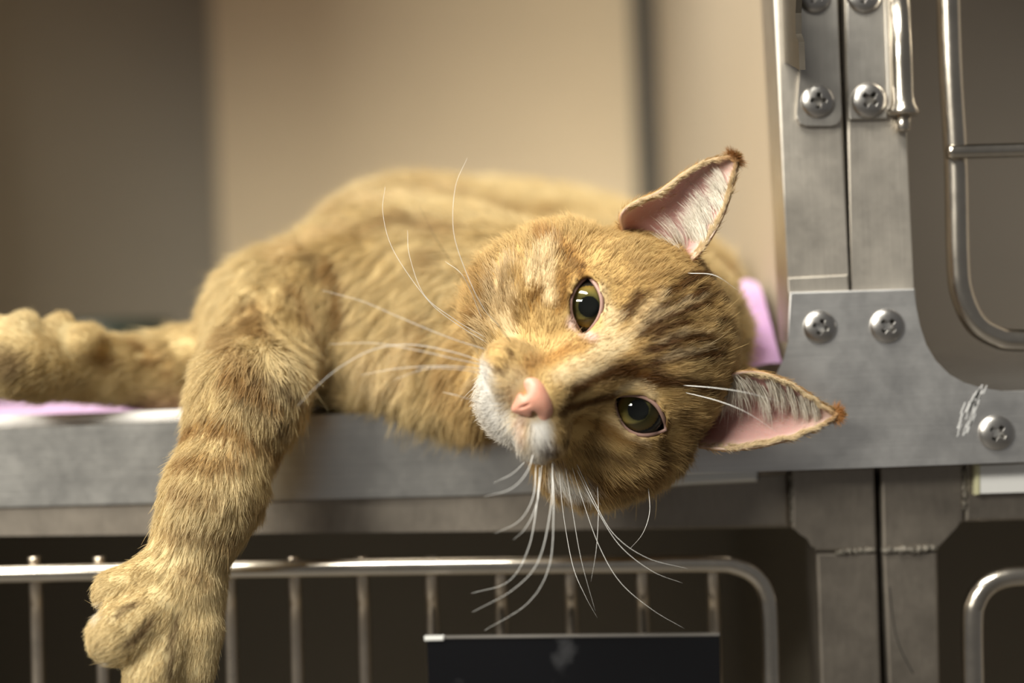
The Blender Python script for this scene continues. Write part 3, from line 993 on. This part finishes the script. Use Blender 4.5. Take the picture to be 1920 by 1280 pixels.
def curves_obj(name, P, R, C, parent, mat=None):
    """P (n,k,3) strand points, R (n,k) radii, C (n,k,3) colours"""
    n, k = P.shape[:2]
    hc = bpy.data.hair_curves.new(name)
    hc.add_curves([k] * n)
    hc.attributes['position'].data.foreach_set('vector', P.astype(np.float32).ravel())
    ra = hc.attributes.get('radius') or hc.attributes.new('radius', 'FLOAT', 'POINT')
    ra.data.foreach_set('value', R.astype(np.float32).ravel())
    cc = hc.attributes.new('fur_color', 'FLOAT_COLOR', 'POINT')
    cc.data.foreach_set('color', np.concatenate([C, np.ones((n, k, 1))], 2).astype(np.float32).ravel())
    hc.materials.append(mat or M_FUR)
    o = bpy.data.objects.new(name, hc)
    link(o, parent)
    o['kind'] = 'stuff'
    return o


KP = 5
TT = np.linspace(0, 1, KP)


def strands(P, Nn, Fl, Ln, Col, r0, lift=0.45, wig=0.35, clump=1.0):
    n = len(P)
    T = nrmz(Fl - Nn * (Fl * Nn).sum(1)[:, None])
    sc = 1.0 / np.clip(Ln, .003, .02)
    # slow wander of the coat direction -> locks; per-hair jitter on top
    lock = np.stack([vnoise(P, 230, 21), vnoise(P, 230, 22), vnoise(P, 230, 23)], 1) * 0.45 * clump
    lock += np.stack([vnoise(P, 700, 24), vnoise(P, 700, 25), vnoise(P, 700, 26)], 1) * 0.35 * clump
    jit = rng.normal(size=(n, 3)) * wig * 0.35
    d0 = nrmz(Nn * lift + T * (1 - lift) + lock * .5 + jit)
    d1 = nrmz(Nn * lift * 0.15 + T + lock + jit * 1.4)
    Ln = Ln * (0.7 + 0.6 * rng.random(n))
    t = TT[None, :, None]
    pts = P[:, None, :] + Ln[:, None, None] * (d0[:, None, :] * (t - 0.5 * t * t) + d1[:, None, :] * (0.5 * t * t))
    pts += 0.0004 * -Nn[:, None, :]
    rad = r0[:, None] * (1 - 0.85 * TT[None, :] ** 1.5)
    v = (0.82 + 0.36 * rng.random(n))[:, None, None]
    tipm = (0.45 + 0.55 * rng.random(n))[:, None, None] * (t ** 1.5) * np.clip(Col.mean(1) / 0.4, .15, 1)[:, None, None]
    c = Col[:, None, :] * v * (0.62 + 0.38 * t)  # roots darkened: shade between the hairs put into the strand colour
    c = c * (1 - 0.14 * tipm) + 0.14 * tipm * np.array([0.92, 0.80, 0.58])
    return pts, rad, np.clip(c, 0, 1)


# roots
tri = np.vstack([BQ[:, [0, 1, 2]], BQ[:, [0, 2, 3]]])
ctr = BV[tri].mean(1)
ar = np.linalg.norm(np.cross(BV[tri[:, 1]] - BV[tri[:, 0]], BV[tri[:, 2]] - BV[tri[:, 0]]), axis=1) / 2
tn = nrmz(BN[tri].mean(1)); tl = BL[tri].mean(1)
view = nrmz(CAM - ctr)
facing = (tn * view).sum(1)
dens = 4.0e6 * np.clip(0.0050 / tl, 0.5, 2.3)                 # hairs per square metre
dens *= np.where(facing > -0.15, 1.0, 0.22)
dens *= np.where(ctr[:, 1] > 0.13, 0.6, 1.0)
x_, y_, _ = proj(ctr)
dens *= np.where((x_ < -160) | (y_ > 1440), 0.15, 1.0)
w = ar * dens
NH = int(w.sum())
pick = rng.choice(len(tri), NH, p=w / w.sum())
b0 = np.sqrt(rng.random(NH)); b1 = rng.random(NH)
bc = np.stack([1 - b0, b0 * (1 - b1), b0 * b1], 1)


def interp(A):
    return (A[tri[pick]] * bc[:, :, None]).sum(1) if A.ndim == 2 else (A[tri[pick]] * bc).sum(1)


RP, RN, RF, RL = interp(BV), nrmz(interp(BN)), interp(BF), interp(BL)
ok = np.ones(NH, bool)
for e in EYES:
    q = RP - e['c']
    x, y, z = q @ e['tx'], q @ e['ty'], q @ e['ax']
    ok &= ~((almond(e, x, y, 0.0013) < 0) & (z > -0.006))
    near = np.exp(-np.maximum(almond(e, x, y, 0.0021), 0) / 0.004) * (z > -0.008)
    RL = RL * (1 - 0.5 * near)
lq = toL(RP)
nose_zone = (((lq[:, 0] - 0.0) / 0.74) ** 2 + ((lq[:, 1] + 3.15) / 0.55) ** 2 < 1) & (lq[:, 2] > 1.3)
ok &= ~nose_zone
dm = np.full(NH, 1.0)
for line in MOUTH:
    for a, b in zip(line[:-1], line[1:]):
        ab = b - a; t = np.clip(((RP - a) @ ab) / (ab @ ab), 0, 1)
        dm = np.minimum(dm, np.linalg.norm(RP - a - t[:, None] * ab, axis=1))
ok &= dm > 0.0011
RP, RN, RF, RL = RP[ok], RN[ok], RF[ok], RL[ok]
RL = RL * np.where(rng.random(len(RL)) < 0.006, 1.6, 1.0)
RC = coat(RP)
rad0 = np.where(RL < 0.0050, 0.000066, np.where(RL < 0.007, 0.000085, 0.00011))
lift = 0.25
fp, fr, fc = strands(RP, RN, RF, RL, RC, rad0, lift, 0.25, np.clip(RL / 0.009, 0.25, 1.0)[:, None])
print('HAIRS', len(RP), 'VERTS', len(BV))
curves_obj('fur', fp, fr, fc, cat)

# ------------------------------------------------------------------ eyes
mi, nt, N, L, b = new_mat('eyeball')
tc = N.new('ShaderNodeTexCoord')
sp = N.new('ShaderNodeSeparateXYZ'); L.new(tc.outputs['Object'], sp.inputs[0])
cx = N.new('ShaderNodeCombineXYZ'); L.new(sp.outputs[0], cx.inputs[0]); L.new(sp.outputs[1], cx.inputs[1])
ln = N.new('ShaderNodeVectorMath'); ln.operation = 'LENGTH'; L.new(cx.outputs[0], ln.inputs[0])
nz = N.new('ShaderNodeTexNoise'); nz.inputs['Scale'].default_value = 5.0; nz.inputs['Detail'].default_value = 6; nz.inputs['Roughness'].default_value = .7
nv = N.new('ShaderNodeVectorMath'); nv.operation = 'NORMALIZE'; L.new(cx.outputs[0], nv.inputs[0])
nm = N.new('ShaderNodeVectorMath'); nm.operation = 'SCALE'; nm.inputs['Scale'].default_value = 2.2; L.new(nv.outputs[0], nm.inputs[0])
L.new(nm.outputs[0], nz.inputs['Vector'])
ad = N.new('ShaderNodeMath'); ad.operation = 'MULTIPLY_ADD'; L.new(nz.outputs['Fac'], ad.inputs[0]); ad.inputs[1].default_value = 0.10
L.new(ln.outputs['Value'], ad.inputs[2])
cr = N.new('ShaderNodeValToRGB')
el = cr.color_ramp.elements
el[0].position = 0.40; el[0].color = (0.004, 0.005, 0.004, 1)
el[1].position = 0.425; el[1].color = (0.10, 0.09, 0.025, 1)
for pos, c in ((0.52, (0.22, 0.185, 0.05, 1)), (0.68, (0.40, 0.29, 0.07, 1)), (0.745, (0.34, 0.21, 0.04, 1)), (0.775, (0.02, 0.014, 0.008, 1)), (0.9, (0.012, 0.01, 0.008, 1))):
    x = el.new(pos); x.color = c
L.new(ad.outputs[0], cr.inputs[0])
L.new(cr.outputs[0], b.inputs['Base Color'])
b.inputs['Roughness'].default_value = 0.6
b.inputs['Specular IOR Level'].default_value = 0.1
M_EYE = mi
mc, nt, N, L, b = new_mat('cornea')
tp = N.new('ShaderNodeBsdfTransparent'); gl = N.new('ShaderNodeBsdfGlossy'); gl.inputs['Roughness'].default_value = 0.02
fr_ = N.new('ShaderNodeFresnel'); fr_.inputs['IOR'].default_value = 1.45
mx = N.new('ShaderNodeMixShader'); L.new(fr_.outputs[0], mx.inputs[0]); L.new(tp.outputs[0], mx.inputs[1]); L.new(gl.outputs[0], mx.inputs[2])
L.new(mx.outputs[0], nt.nodes['Material Output'].inputs['Surface'])
M_CORNEA = mc
M_LID = simple('eyelid_skin', (0.36, 0.22, 0.18), 0.45, 0, 0.15, 300, 0.4)


def uv_sphere(r, nseg=48, nring=32, zmin=-1.0):
    V = [(0, 0, r)]; Fc = []
    th = np.linspace(0, math.acos(zmin), nring + 1)[1:]
    for t in th:
        for k in range(nseg):
            a = 2 * math.pi * k / nseg
            V.append((r * math.sin(t) * math.cos(a), r * math.sin(t) * math.sin(a), r * math.cos(t)))
    for k in range(nseg):
        Fc.append((0, 1 + k, 1 + (k + 1) % nseg))
    for i in range(nring - 1):
        for k in range(nseg):
            k2 = (k + 1) % nseg
            a0 = 1 + i * nseg; b0 = a0 + nseg
            Fc.append((a0 + k, b0 + k, b0 + k2, a0 + k2))
    return V, Fc


for e in EYES:
    V, Fc = uv_sphere(1.0, 64, 40)
    # iris dished in a little behind the cornea
    V2 = []
    for v in V:
        x, y, z = v
        rr = math.hypot(x, y)
        if z > 0 and rr < 0.76:
            z = min(z, 0.66 + 0.02 * rr)
        V2.append((x, y, z))
    o = mesh_obj('eye', V2, Fc, M_EYE, cat, True)
    M = Matrix.Identity(4)
    tz = nrmz(CAM - e['c'])                      # gaze into the lens
    tx = nrmz(e['tx'] - tz * (e['tx'] @ tz)); ty = np.cross(tz, tx)
    for i in range(3):
        M[i][0] = tx[i] * EYE_R; M[i][1] = ty[i] * EYE_R; M[i][2] = tz[i] * EYE_R; M[i][3] = e['c'][i]
    o.matrix_world = M
    o['label'] = 'olive-gold eye with a round black pupil'
    V, Fc = uv_sphere(1.012, 48, 24, zmin=0.1)
    cobj = mesh_obj('cornea', V, Fc, M_CORNEA, o, True)
    # lid margin: tapered rim following the almond opening on the eyeball
    us = np.linspace(-1, 1, 34)
    ring = [(u, 1) for u in us] + [(u, -1) for u in us[::-1][1:-1]]
    loop = []
    for u, s in ring:
        h = (e['up'] if s > 0 else e['lo']) * max(0, 1 - u * u) + 0.0010 * math.sqrt(max(0, 1 - u * u))
        x = e['ox'] + u * (e['hl'] + 0.0010); y = e['oy'] + s * h
        R = EYE_R + 0.0005
        rr2 = x * x + y * y
        z = math.sqrt(max(R * R - rr2, (0.35 * R) ** 2))
        loop.append(e['c'] + e['tx'] * x + e['ty'] * y + e['ax'] * z)
    loop = np.array(loop)
    n = len(loop); sides = 10
    V = []; Fc = []
    for i in range(n):
        tgv = nrmz(loop[(i + 1) % n] - loop[i - 1])
        out = nrmz(loop[i] - e['c']); sidev = np.cross(tgv, out)
        for k in range(sides):
            a = 2 * math.pi * k / sides
            V.append(loop[i] + out * 0.0007 * math.sin(a) + sidev * 0.0008 * math.cos(a))
    for i in range(n):
        j = (i + 1) % n
        for k in range(sides):
            k2 = (k + 1) % sides
            Fc.append((i * sides + k, i * sides + k2, j * sides + k2, j * sides + k))
    o = mesh_obj('eyelid', V, Fc, M_LID, cat, True)
    o['label'] = 'bare pinkish lid margin'

# ------------------------------------------------------------------ nose leather (fine local distance field, own grid)
nb = 0.035
lo = np.array([-1.15, -4.0, 1.0]); hi = np.array([1.15, -2.2, 3.0])
nn = np.ceil((hi - lo) / nb).astype(int)
gu = lo[0] + nb * np.arange(nn[0]); gv = lo[1] + nb * np.arange(nn[1]); gw = lo[2] + nb * np.arange(nn[2])
Ug, Vg, Wg = gu[:, None, None], gv[None, :, None], gw[None, None, :]


def nel(c, r):
    k0 = np.sqrt(((Ug - c[0]) / r[0]) ** 2 + ((Vg - c[1]) / r[1]) ** 2 + ((Wg - c[2]) / r[2]) ** 2)
    k1 = np.sqrt(((Ug - c[0]) / r[0] ** 2) ** 2 + ((Vg - c[1]) / r[1] ** 2) ** 2 + ((Wg - c[2]) / r[2] ** 2) ** 2) + 1e-6
    return k0 * (k0 - 1) / k1


f = nel((0, -2.82, 1.92), (.70, .34, .46))
f = smin(f, nel((0, -3.15, 1.95), (.44, .42, .44)), .18)
f = smin(f, nel((0, -3.42, 1.95), (.20, .30, .30)), .12)
for s in (-1, 1):
    f = smin(f, nel((s * .62, -2.98, 1.72), (.27, .26, .36)), .12)
for s in (-1, 1):
    f = -smin(-f, nel((s * .40, -3.16, 2.22), (.15, .085, .34)), .05)
    f = -smin(-f, nel((s * .55, -3.24, 2.02), (.16, .07, .30)), .05)
f = -smin(-f, nel((0, -3.42, 2.34), (.03, .30, .10)), .05)
NV, NQ = surface_nets(f, lo, nb)
NV = relax(NV, NQ, 2)
NV = (NV - np.array([0, -3.05, 1.8])) * np.array([1.10, 1.18, 1.1]) + np.array([0, -3.12, 1.80])
NVw = HO + (NV @ HM) * 0.01
m_nose, nt, N, L, b = new_mat('nose_leather')
b.inputs['Base Color'].default_value = (0.66, 0.30, 0.21, 1); b.inputs['Roughness'].default_value = 0.42
b.inputs['Subsurface Weight'].default_value = 0.25; b.inputs['Subsurface Radius'].default_value = (0.004, 0.0015, 0.001); b.inputs['Subsurface Scale'].default_value = 0.5
tc = N.new('ShaderNodeTexCoord'); vz = N.new('ShaderNodeTexVoronoi'); vz.inputs['Scale'].default_value = 2600
L.new(tc.outputs['Object'], vz.inputs['Vector'])
bp = N.new('ShaderNodeBump'); bp.inputs['Strength'].default_value = 0.25; bp.inputs['Distance'].default_value = 0.0002
L.new(vz.outputs['Distance'], bp.inputs['Height']); L.new(bp.outputs[0], b.inputs['Normal'])
nz = N.new('ShaderNodeTexNoise'); nz.inputs['Scale'].default_value = 260; L.new(tc.outputs['Object'], nz.inputs['Vector'])
cr = N.new('ShaderNodeValToRGB'); cr.color_ramp.elements[0].color = (0.52, 0.22, 0.15, 1); cr.color_ramp.elements[1].color = (0.78, 0.42, 0.31, 1)
L.new(nz.outputs['Fac'], cr.inputs[0]); L.new(cr.outputs[0], b.inputs['Base Color'])
nose = mesh_obj('nose', NVw, NQ, m_nose, cat, True)
nose['label'] = 'salmon pink nose leather'

# ------------------------------------------------------------------ ears
m_ear, nt, N, L, b = new_mat('ear_skin')
ca = N.new('ShaderNodeAttribute'); ca.attribute_name = 'coat'
L.new(ca.outputs['Color'], b.inputs['Base Color'])
b.inputs['Roughness'].default_value = 0.6; b.inputs['Specular IOR Level'].default_value = 0.2
b.inputs['Subsurface Weight'].default_value = 0.3; b.inputs['Subsurface Radius'].default_value = (0.004, 0.0016, 0.0012); b.inputs['Subsurface Scale'].default_value = 0.6


def resamp(P, n):
    P = catmull(P, 12)
    s = np.concatenate([[0], np.cumsum(np.linalg.norm(np.diff(P, axis=0), axis=1))]); s /= s[-1]
    q = np.linspace(0, 1, n)
    return np.stack([np.interp(q, s, P[:, k]) for k in range(3)], 1)


def make_ear(inner_px, outer_px, wi, wo, cup, bulge, hairs, seed):
    ns_, nt_ = 40, 26
    I = resamp([loc(x, y, w) for (x, y), w in zip(inner_px, wi)], ns_)
    O = resamp([loc(x, y, w) for (x, y), w in zip(outer_px, wo)], ns_)
    s = np.linspace(0, 1, ns_)[:, None, None]; t = np.linspace(0, 1, nt_)[None, :, None]
    Pt = I[:, None, :] * (1 - t) + O[:, None, :] * t
    tt = 2 * t - 1
    depth = cup * 0.01 * (1 - tt ** 2) ** 0.8 * np.clip(1 - s, 0, 1) ** 0.75
    Pt = Pt - HW * depth
    # fold of the outer pocket near the base
    du = np.gradient(Pt, axis=0); dv = np.gradient(Pt, axis=1)
    nr = nrmz(np.cross(du, dv))
    sg = np.sign((nr[ns_ // 2, nt_ // 2] @ HW)); nr *= sg
    th = 0.0006 * (1 - 0.4 * s)
    Fp = Pt + nr * th; Bp = Pt - nr * th
    V = np.vstack([Fp.reshape(-1, 3), Bp.reshape(-1, 3)])
    Fc = []
    def id_(i, j, b_): return b_ * ns_ * nt_ + i * nt_ + j
    for i in range(ns_ - 1):
        for j in range(nt_ - 1):
            Fc.append((id_(i, j, 0), id_(i, j + 1, 0), id_(i + 1, j + 1, 0), id_(i + 1, j, 0)))
            Fc.append((id_(i, j, 1), id_(i + 1, j, 1), id_(i + 1, j + 1, 1), id_(i, j + 1, 1)))
        for j in (0, nt_ - 1):
            Fc.append((id_(i, j, 0), id_(i + 1, j, 0), id_(i + 1, j, 1), id_(i, j, 1)))
    for j in range(nt_ - 1):
        for i in (0, ns_ - 1):
            Fc.append((id_(i, j, 0), id_(i, j, 1), id_(i, j + 1, 1), id_(i, j + 1, 0)))
    bm = bmesh.new()
    vs = [bm.verts.new(v) for v in V]
    for fc_ in Fc:
        try: bm.faces.new([vs[k] for k in fc_])
        except ValueError: pass
    ear = bm_obj('ear', bm, m_ear, cat, True)
    # colours: pink inside, pale rims, ginger back
    tv = np.abs(tt[..., 0]) * np.ones((ns_, 1)); sv = s[..., 0] * np.ones((1, nt_))
    pink = np.array([0.52, 0.30, 0.275]); deep = np.array([0.34, 0.15, 0.135]); pale = np.array([0.74, 0.58, 0.48]); tan = np.array([0.74, 0.46, 0.26])
    k = np.clip((tv - 0.80) / 0.2, 0, 1)[..., None] * 0.8
    k2 = np.clip(1 - sv * 2.6, 0, 1)[..., None] * (1 - tv[..., None] ** 2)
    k3 = np.clip((sv - .6) / .4, 0, 1)[..., None]
    c = pink * (1 - k2) + deep * k2
    c = c * (1 - k) + pale * k
    c = c * (1 - k3 * .6) + pale * k3 * .6
    back = np.tile(np.array([0.42, 0.24, 0.08]), (ns_ * nt_, 1))
    cc = np.vstack([c.reshape(-1, 3), back])
    a_ = ear.data.attributes.new('coat', 'FLOAT_COLOR', 'POINT')
    a_.data.foreach_set('color', np.hstack([cc, np.ones((len(cc), 1))]).astype(np.float32).ravel())
    # --- hair
    r = np.random.default_rng(seed)

    def sample(si, ti, which=0):
        fi = np.clip(si * (ns_ - 1), 0, ns_ - 1.001); fj = np.clip(ti * (nt_ - 1), 0, nt_ - 1.001)
        i = fi.astype(int); j = fj.astype(int); a = (fi - i)[:, None]; b2 = (fj - j)[:, None]
        A = Fp if which == 0 else Bp
        def g(A): return A[i, j] * (1 - a) * (1 - b2) + A[i + 1, j] * a * (1 - b2) + A[i, j + 1] * (1 - a) * b2 + A[i + 1, j + 1] * a * b2
        return g(A), nrmz(g(nr)), nrmz(g(du)), nrmz(g(dv))
    S = []
    # 1 back and edges: short ginger hair lying towards the tip
    n = 9000
    si = r.random(n) ** 0.8; ti = r.random(n)
    p, nn_, gu_, gv_ = sample(si, ti, 1)
    col = np.array([0.56, 0.33, 0.11]) * np.ones((n, 1)); col = col * (1 - si[:, None] ** 3 * .45)
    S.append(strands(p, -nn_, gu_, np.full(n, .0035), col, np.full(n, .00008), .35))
    # 2 rims
    n = 7500
    si = r.random(n); ti = np.where(r.random(n) < .5, r.random(n) * .05, 1 - r.random(n) * .05)
    p, nn_, gu_, gv_ = sample(si, ti, 0)
    sd_ = np.where(ti < .5, -1.0, 1.0)[:, None]
    col = np.array([0.80, 0.64, 0.40]) * np.ones((n, 1)); col = col * (1 - np.clip((si - .8) / .2, 0, 1)[:, None] * np.array([.35, .6, .8]))
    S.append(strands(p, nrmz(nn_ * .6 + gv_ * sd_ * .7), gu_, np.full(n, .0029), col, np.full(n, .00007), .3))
    # 3 fine down inside
    n = 3000
    si = r.random(n); ti = r.random(n)
    p, nn_, gu_, gv_ = sample(si, ti, 0)
    col = np.array([0.80, 0.70, 0.62]) * np.ones((n, 1))
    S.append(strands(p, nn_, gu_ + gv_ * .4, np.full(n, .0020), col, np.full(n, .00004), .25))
    # 4 tuft at the tip
    n = 500
    si = .96 + .04 * r.random(n); ti = r.random(n)
    p, nn_, gu_, gv_ = sample(si, ti, 1)
    tipd = nrmz(I[-1] - (I[ns_ // 2] + O[ns_ // 2]) / 2)
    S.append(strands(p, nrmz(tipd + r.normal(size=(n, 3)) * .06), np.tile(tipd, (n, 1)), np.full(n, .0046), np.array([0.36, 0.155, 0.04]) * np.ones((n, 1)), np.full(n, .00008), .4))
    P_ = np.concatenate([a[0] for a in S]); R_ = np.concatenate([a[1] for a in S]); C_ = np.concatenate([a[2] for a in S])
    # 5 long pale hairs from the inner edge sweeping across the cup
    n = hairs
    NLK = 34; lockid = r.integers(0, NLK, n); ls = np.sort(r.random(NLK)) * .82; lt = .03 + .20 * r.random(NLK); ll = .7 + .55 * r.random(NLK)
    si = np.clip(ls[lockid] + r.normal(size=n) * .013, 0, .95); ti = np.clip(lt[lockid] + r.normal(size=n) * .03, .01, .4)
    p, nn_, gu_, gv_ = sample(si, ti, 0)
    Ln = .0165 * ll[lockid] * (0.65 + .5 * r.random(n)) * (1.08 - .72 * si)
    t5 = TT[None, :, None]
    a0 = nrmz(nn_ * .55 + gu_ * .55 + gv_ * .35 + r.normal(size=(n, 3)) * .10); a1 = nrmz(nn_ * .10 + gu_ * .10 + gv_ * 1.0 + r.normal(size=(n, 3)) * .12)
    pts = p[:, None, :] + Ln[:, None, None] * (a0[:, None, :] * (t5 - .5 * t5 * t5) + a1[:, None, :] * .5 * t5 * t5)
    R5 = .00010 * (1 - .8 * TT[None, :] ** 1.5) * np.ones((n, 1))
    C5 = np.array([0.88, 0.82, 0.72]) * (0.8 + .25 * r.random(n))[:, None, None] * np.ones((1, KP, 1))
    P_ = np.concatenate([P_, pts]); R_ = np.concatenate([R_, R5]); C_ = np.concatenate([C_, np.clip(C5, 0, 1)])
    h = curves_obj('ear_hair', P_, R_, C_, ear)
    return ear


e1 = make_ear([(1268, 508), (1300, 488), (1330, 452), (1356, 405), (1373, 355), (1382, 315), (1377, 296)],
              [(1168, 440), (1163, 402), (1190, 378), (1235, 358), (1290, 318), (1338, 297), (1377, 296)],
              (-3.0, -2.3, -2.3, -2.5, -2.8, -3.1, -3.2), (-2.9, -2.2, -2.2, -2.4, -2.7, -3.1, -3.2), 1.25, 0, 1300, 11)
e1['label'] = 'upraised ear with a pale pink inside'
e2 = make_ear([(1345, 715), (1380, 698), (1425, 697), (1468, 711), (1508, 732), (1545, 759), (1570, 778)],
              [(1310, 838), (1350, 843), (1395, 842), (1440, 835), (1490, 820), (1537, 799), (1570, 778)],
              (-3.0, -2.2, -2.2, -2.4, -2.7, -3.0, -3.2), (-2.8, -2.3, -2.2, -2.4, -2.7, -3.0, -3.2), 1.25, 0, 1000, 12)
e2['label'] = 'lower ear fringed with long white hairs'

# ------------------------------------------------------------------ whiskers
M_WH = simple('whisker_white', (0.92, 0.91, 0.88), 0.35)
M_WD = simple('whisker_dark', (0.06, 0.035, 0.02), 0.4)
WHISK = [
    [(912, 634), (850, 597), (795, 552), (768, 480), (764, 432)],
    [(912, 642), (850, 603), (800, 560), (738, 470), (718, 400), (722, 350)],
    [(914, 656), (840, 632), (750, 595), (680, 565), (604, 544)],
    [(920, 683), (850, 660), (770, 646), (700, 655), (635, 690), (590, 728), (557, 762)],
    [(918, 686), (850, 672), (780, 656), (700, 643), (618, 645)],
    [(912, 692), (840, 686), (750, 690), (677, 703)],
    [(920, 703), (860, 692), (800, 691), (738, 712)],
    [(940, 615), (905, 575), (870, 500), (850, 430), (854, 350), (876, 296)],
    [(900, 755), (860, 742), (830, 735)],
    [(905, 600), (870, 500 + 20), (835, 490)],
    # lower side
    [(1000, 850), (988, 885), (958, 916), (908, 931)],
    [(985, 865), (960, 888), (925, 905)],
    [(1005, 872), (1000, 930), (975, 975), (928, 1000)],
    [(1016, 872), (1006, 945), (985, 990), (962, 1012)],
    [(1012, 876), (1006, 950), (990, 1030), (953, 1090), (884, 1112)],
    [(1036, 866), (1033, 950), (1010, 1050), (962, 1105), (886, 1147)],
    [(1036, 872), (1038, 960), (1030, 1060), (990, 1130), (908, 1182)],
    [(1048, 872), (1056, 960), (1074, 1060), (1098, 1118), (1120, 1158)],
    [(1060, 872), (1074, 960), (1090, 1050), (1116, 1145)],
    [(1072, 872), (1090, 930), (1122, 1020), (1162, 1090), (1222, 1142), (1283, 1178)],
    [(1080, 866), (1110, 930), (1150, 1000), (1212, 1045), (1290, 1066)],
    [(1078, 872), (1112, 942), (1160, 1020), (1222, 1070), (1280, 1093)],
    [(1120, 905), (1122, 960), (1118, 1030), (1108, 1090)],
    [(1216, 915), (1218, 960), (1205, 1000), (1180, 1030)],
    # brow
    [(1278, 722), (1340, 727), (1400, 736), (1460, 752)],
    [(1282, 735), (1345, 751), (1400, 773), (1460, 812)],
    [(1290, 512), (1340, 516), (1385, 545)],
]


def depth_at(x, y):
    d2 = (spx - x) ** 2 + (spy - y) ** 2
    near = np.where(d2 < 12 ** 2)[0]
    if len(near) == 0: return -0.08
    return BV[near[sdep[near].argmin()]][1]


def whisker(px, mat, r0):
    y0 = depth_at(*px[0])
    n = len(px)
    pts = []
    for i, q in enumerate(px):
        f = i / (n - 1)
        pts.append(at(q[0], q[1], y0 + 0.002 * (f == 0) - 0.012 * math.sin(f * 2.4) * (1 if i else 0)))
    pts = catmull(pts, 8)
    s = np.linspace(0, 1, len(pts))
    V, Fc = sweep(pts, list(r0 * (1 - 0.82 * s)), 6)
    return mesh_obj('whisker', V, Fc, mat, cat, True)


for wpx in WHISK:
    whisker(wpx, M_WH, 0.00014)
o = whisker([(957, 640), (930, 604), (890, 550), (825, 460), (786, 385)], M_WD, 0.00016)
o['label'] = 'single dark whisker'

# ------------------------------------------------------------------ blanket
M_PINK, nt, N, L, b = new_mat('pink_fleece')
tc = N.new('ShaderNodeTexCoord'); nz = N.new('ShaderNodeTexNoise'); nz.inputs['Scale'].default_value = 140; nz.inputs['Detail'].default_value = 6
L.new(tc.outputs['Object'], nz.inputs['Vector'])
cr = N.new('ShaderNodeValToRGB'); cr.color_ramp.elements[0].color = (0.46, 0.24, 0.50, 1); cr.color_ramp.elements[1].color = (0.70, 0.45, 0.72, 1)
L.new(nz.outputs['Fac'], cr.inputs[0]); L.new(cr.outputs[0], b.inputs['Base Color'])
b.inputs['Roughness'].default_value = 0.95; b.inputs['Sheen Weight'].default_value = 0.4
bp = N.new('ShaderNodeBump'); bp.inputs['Distance'].default_value = 0.002; L.new(nz.outputs['Fac'], bp.inputs['Height']); L.new(bp.outputs[0], b.inputs['Normal'])
blanket = empty('blanket')
tag(blanket, 'pink fleece blanket with a white underside spread beneath the cat', 'blanket')
nx, ny = 110, 90
X0, X1, Y0, Y1 = -0.385, 0.110, 0.020, 0.25
xs = np.linspace(0, 1, nx); ys = np.linspace(0, 1, ny)
gxx, gyy = np.meshgrid(xs, ys, indexing='ij')
edge = 0.003 + 0.003 * np.sin(gxx * 19) + 0.07 * np.clip((gxx - .48) / .15, 0, 1) * (1 - np.clip((gxx - .80) / .12, 0, 1))
Xw = X0 + (X1 - X0) * gxx
Yw = Y0 + edge * (1 - gyy) + (Y1 - Y0) * gyy
pp = np.stack([Xw.ravel(), Yw.ravel(), 0 * Xw.ravel()], 1)
hgt = 0.0055 + 0.0016 * (vnoise(pp, 28, 41) + .6 * vnoise(pp, 70, 42)).reshape(nx, ny)
bump = 0.050 * np.exp(-((Xw - 0.106) / 0.024) ** 2 - ((Yw - 0.090) / 0.055) ** 2) + 0.022 * np.exp(-((Xw - 0.085) / 0.03) ** 2 - ((Yw - 0.2) / 0.06) ** 2)
hgt = np.maximum(hgt, .003) + bump
top = np.stack([Xw, Yw, FLOOR_Z + hgt], -1).reshape(-1, 3)
bot = np.stack([Xw, Yw, FLOOR_Z + np.minimum(hgt - 0.0025, .0034)], -1).reshape(-1, 3)


def grid_faces(nx, ny, off=0, flip=False):
    out = []
    for i in range(nx - 1):
        for j in range(ny - 1):
            q = (off + i * ny + j, off + (i + 1) * ny + j, off + (i + 1) * ny + j + 1, off + i * ny + j + 1)
            out.append(q[::-1] if flip else q)
    return out


mesh_obj('fleece_top', top, grid_faces(nx, ny), M_PINK, blanket, True)
side = []
V = list(bot); Fc = grid_faces(nx, ny, 0, True)
# thick white edge roll along the front
path = [np.array([Xw[i, 0], Yw[i, 0] + .0005, FLOOR_Z + 0.0036]) for i in range(0, nx, 2)]
M_WHITECLOTH = simple('white_backing', (0.80, 0.78, 0.76), 0.95, 0, 0.08, 400, .2, .5)
mesh_obj('backing', V, Fc, M_WHITECLOTH, blanket, True)
V, Fc = sweep(path, 0.0030, 10)
o = mesh_obj('white_edge', V, Fc, M_WHITECLOTH, blanket, True)
o['label'] = 'white underside showing along the front edge'

# dark bowl at the back left
bowl_c = at(190, 690, 0.33); bowl_c[2] = FLOOR_Z + 0.0005
prof = [(0.0, .004), (.040, .004), (.052, 0.0), (.055, .003), (.046, .048), (.044, .052), (.041, .050), (.036, .012), (0.0, .009)]
V = []; Fc = []
ns2 = 40
for r_, z_ in prof:
    for k in range(ns2):
        a = 2 * math.pi * k / ns2
        V.append((bowl_c[0] + r_ * math.cos(a), bowl_c[1] + r_ * math.sin(a), bowl_c[2] + z_))
for i in range(len(prof) - 1):
    for k in range(ns2):
        k2 = (k + 1) % ns2
        Fc.append((i * ns2 + k, i * ns2 + k2, (i + 1) * ns2 + k2, (i + 1) * ns2 + k))
o = mesh_obj('food_bowl', V, Fc, simple('dark_green_plastic', (0.02, 0.028, 0.02), 0.4), None, True)
tag(o, 'dark low round bowl on the cage floor behind the stretched foreleg', 'bowl')
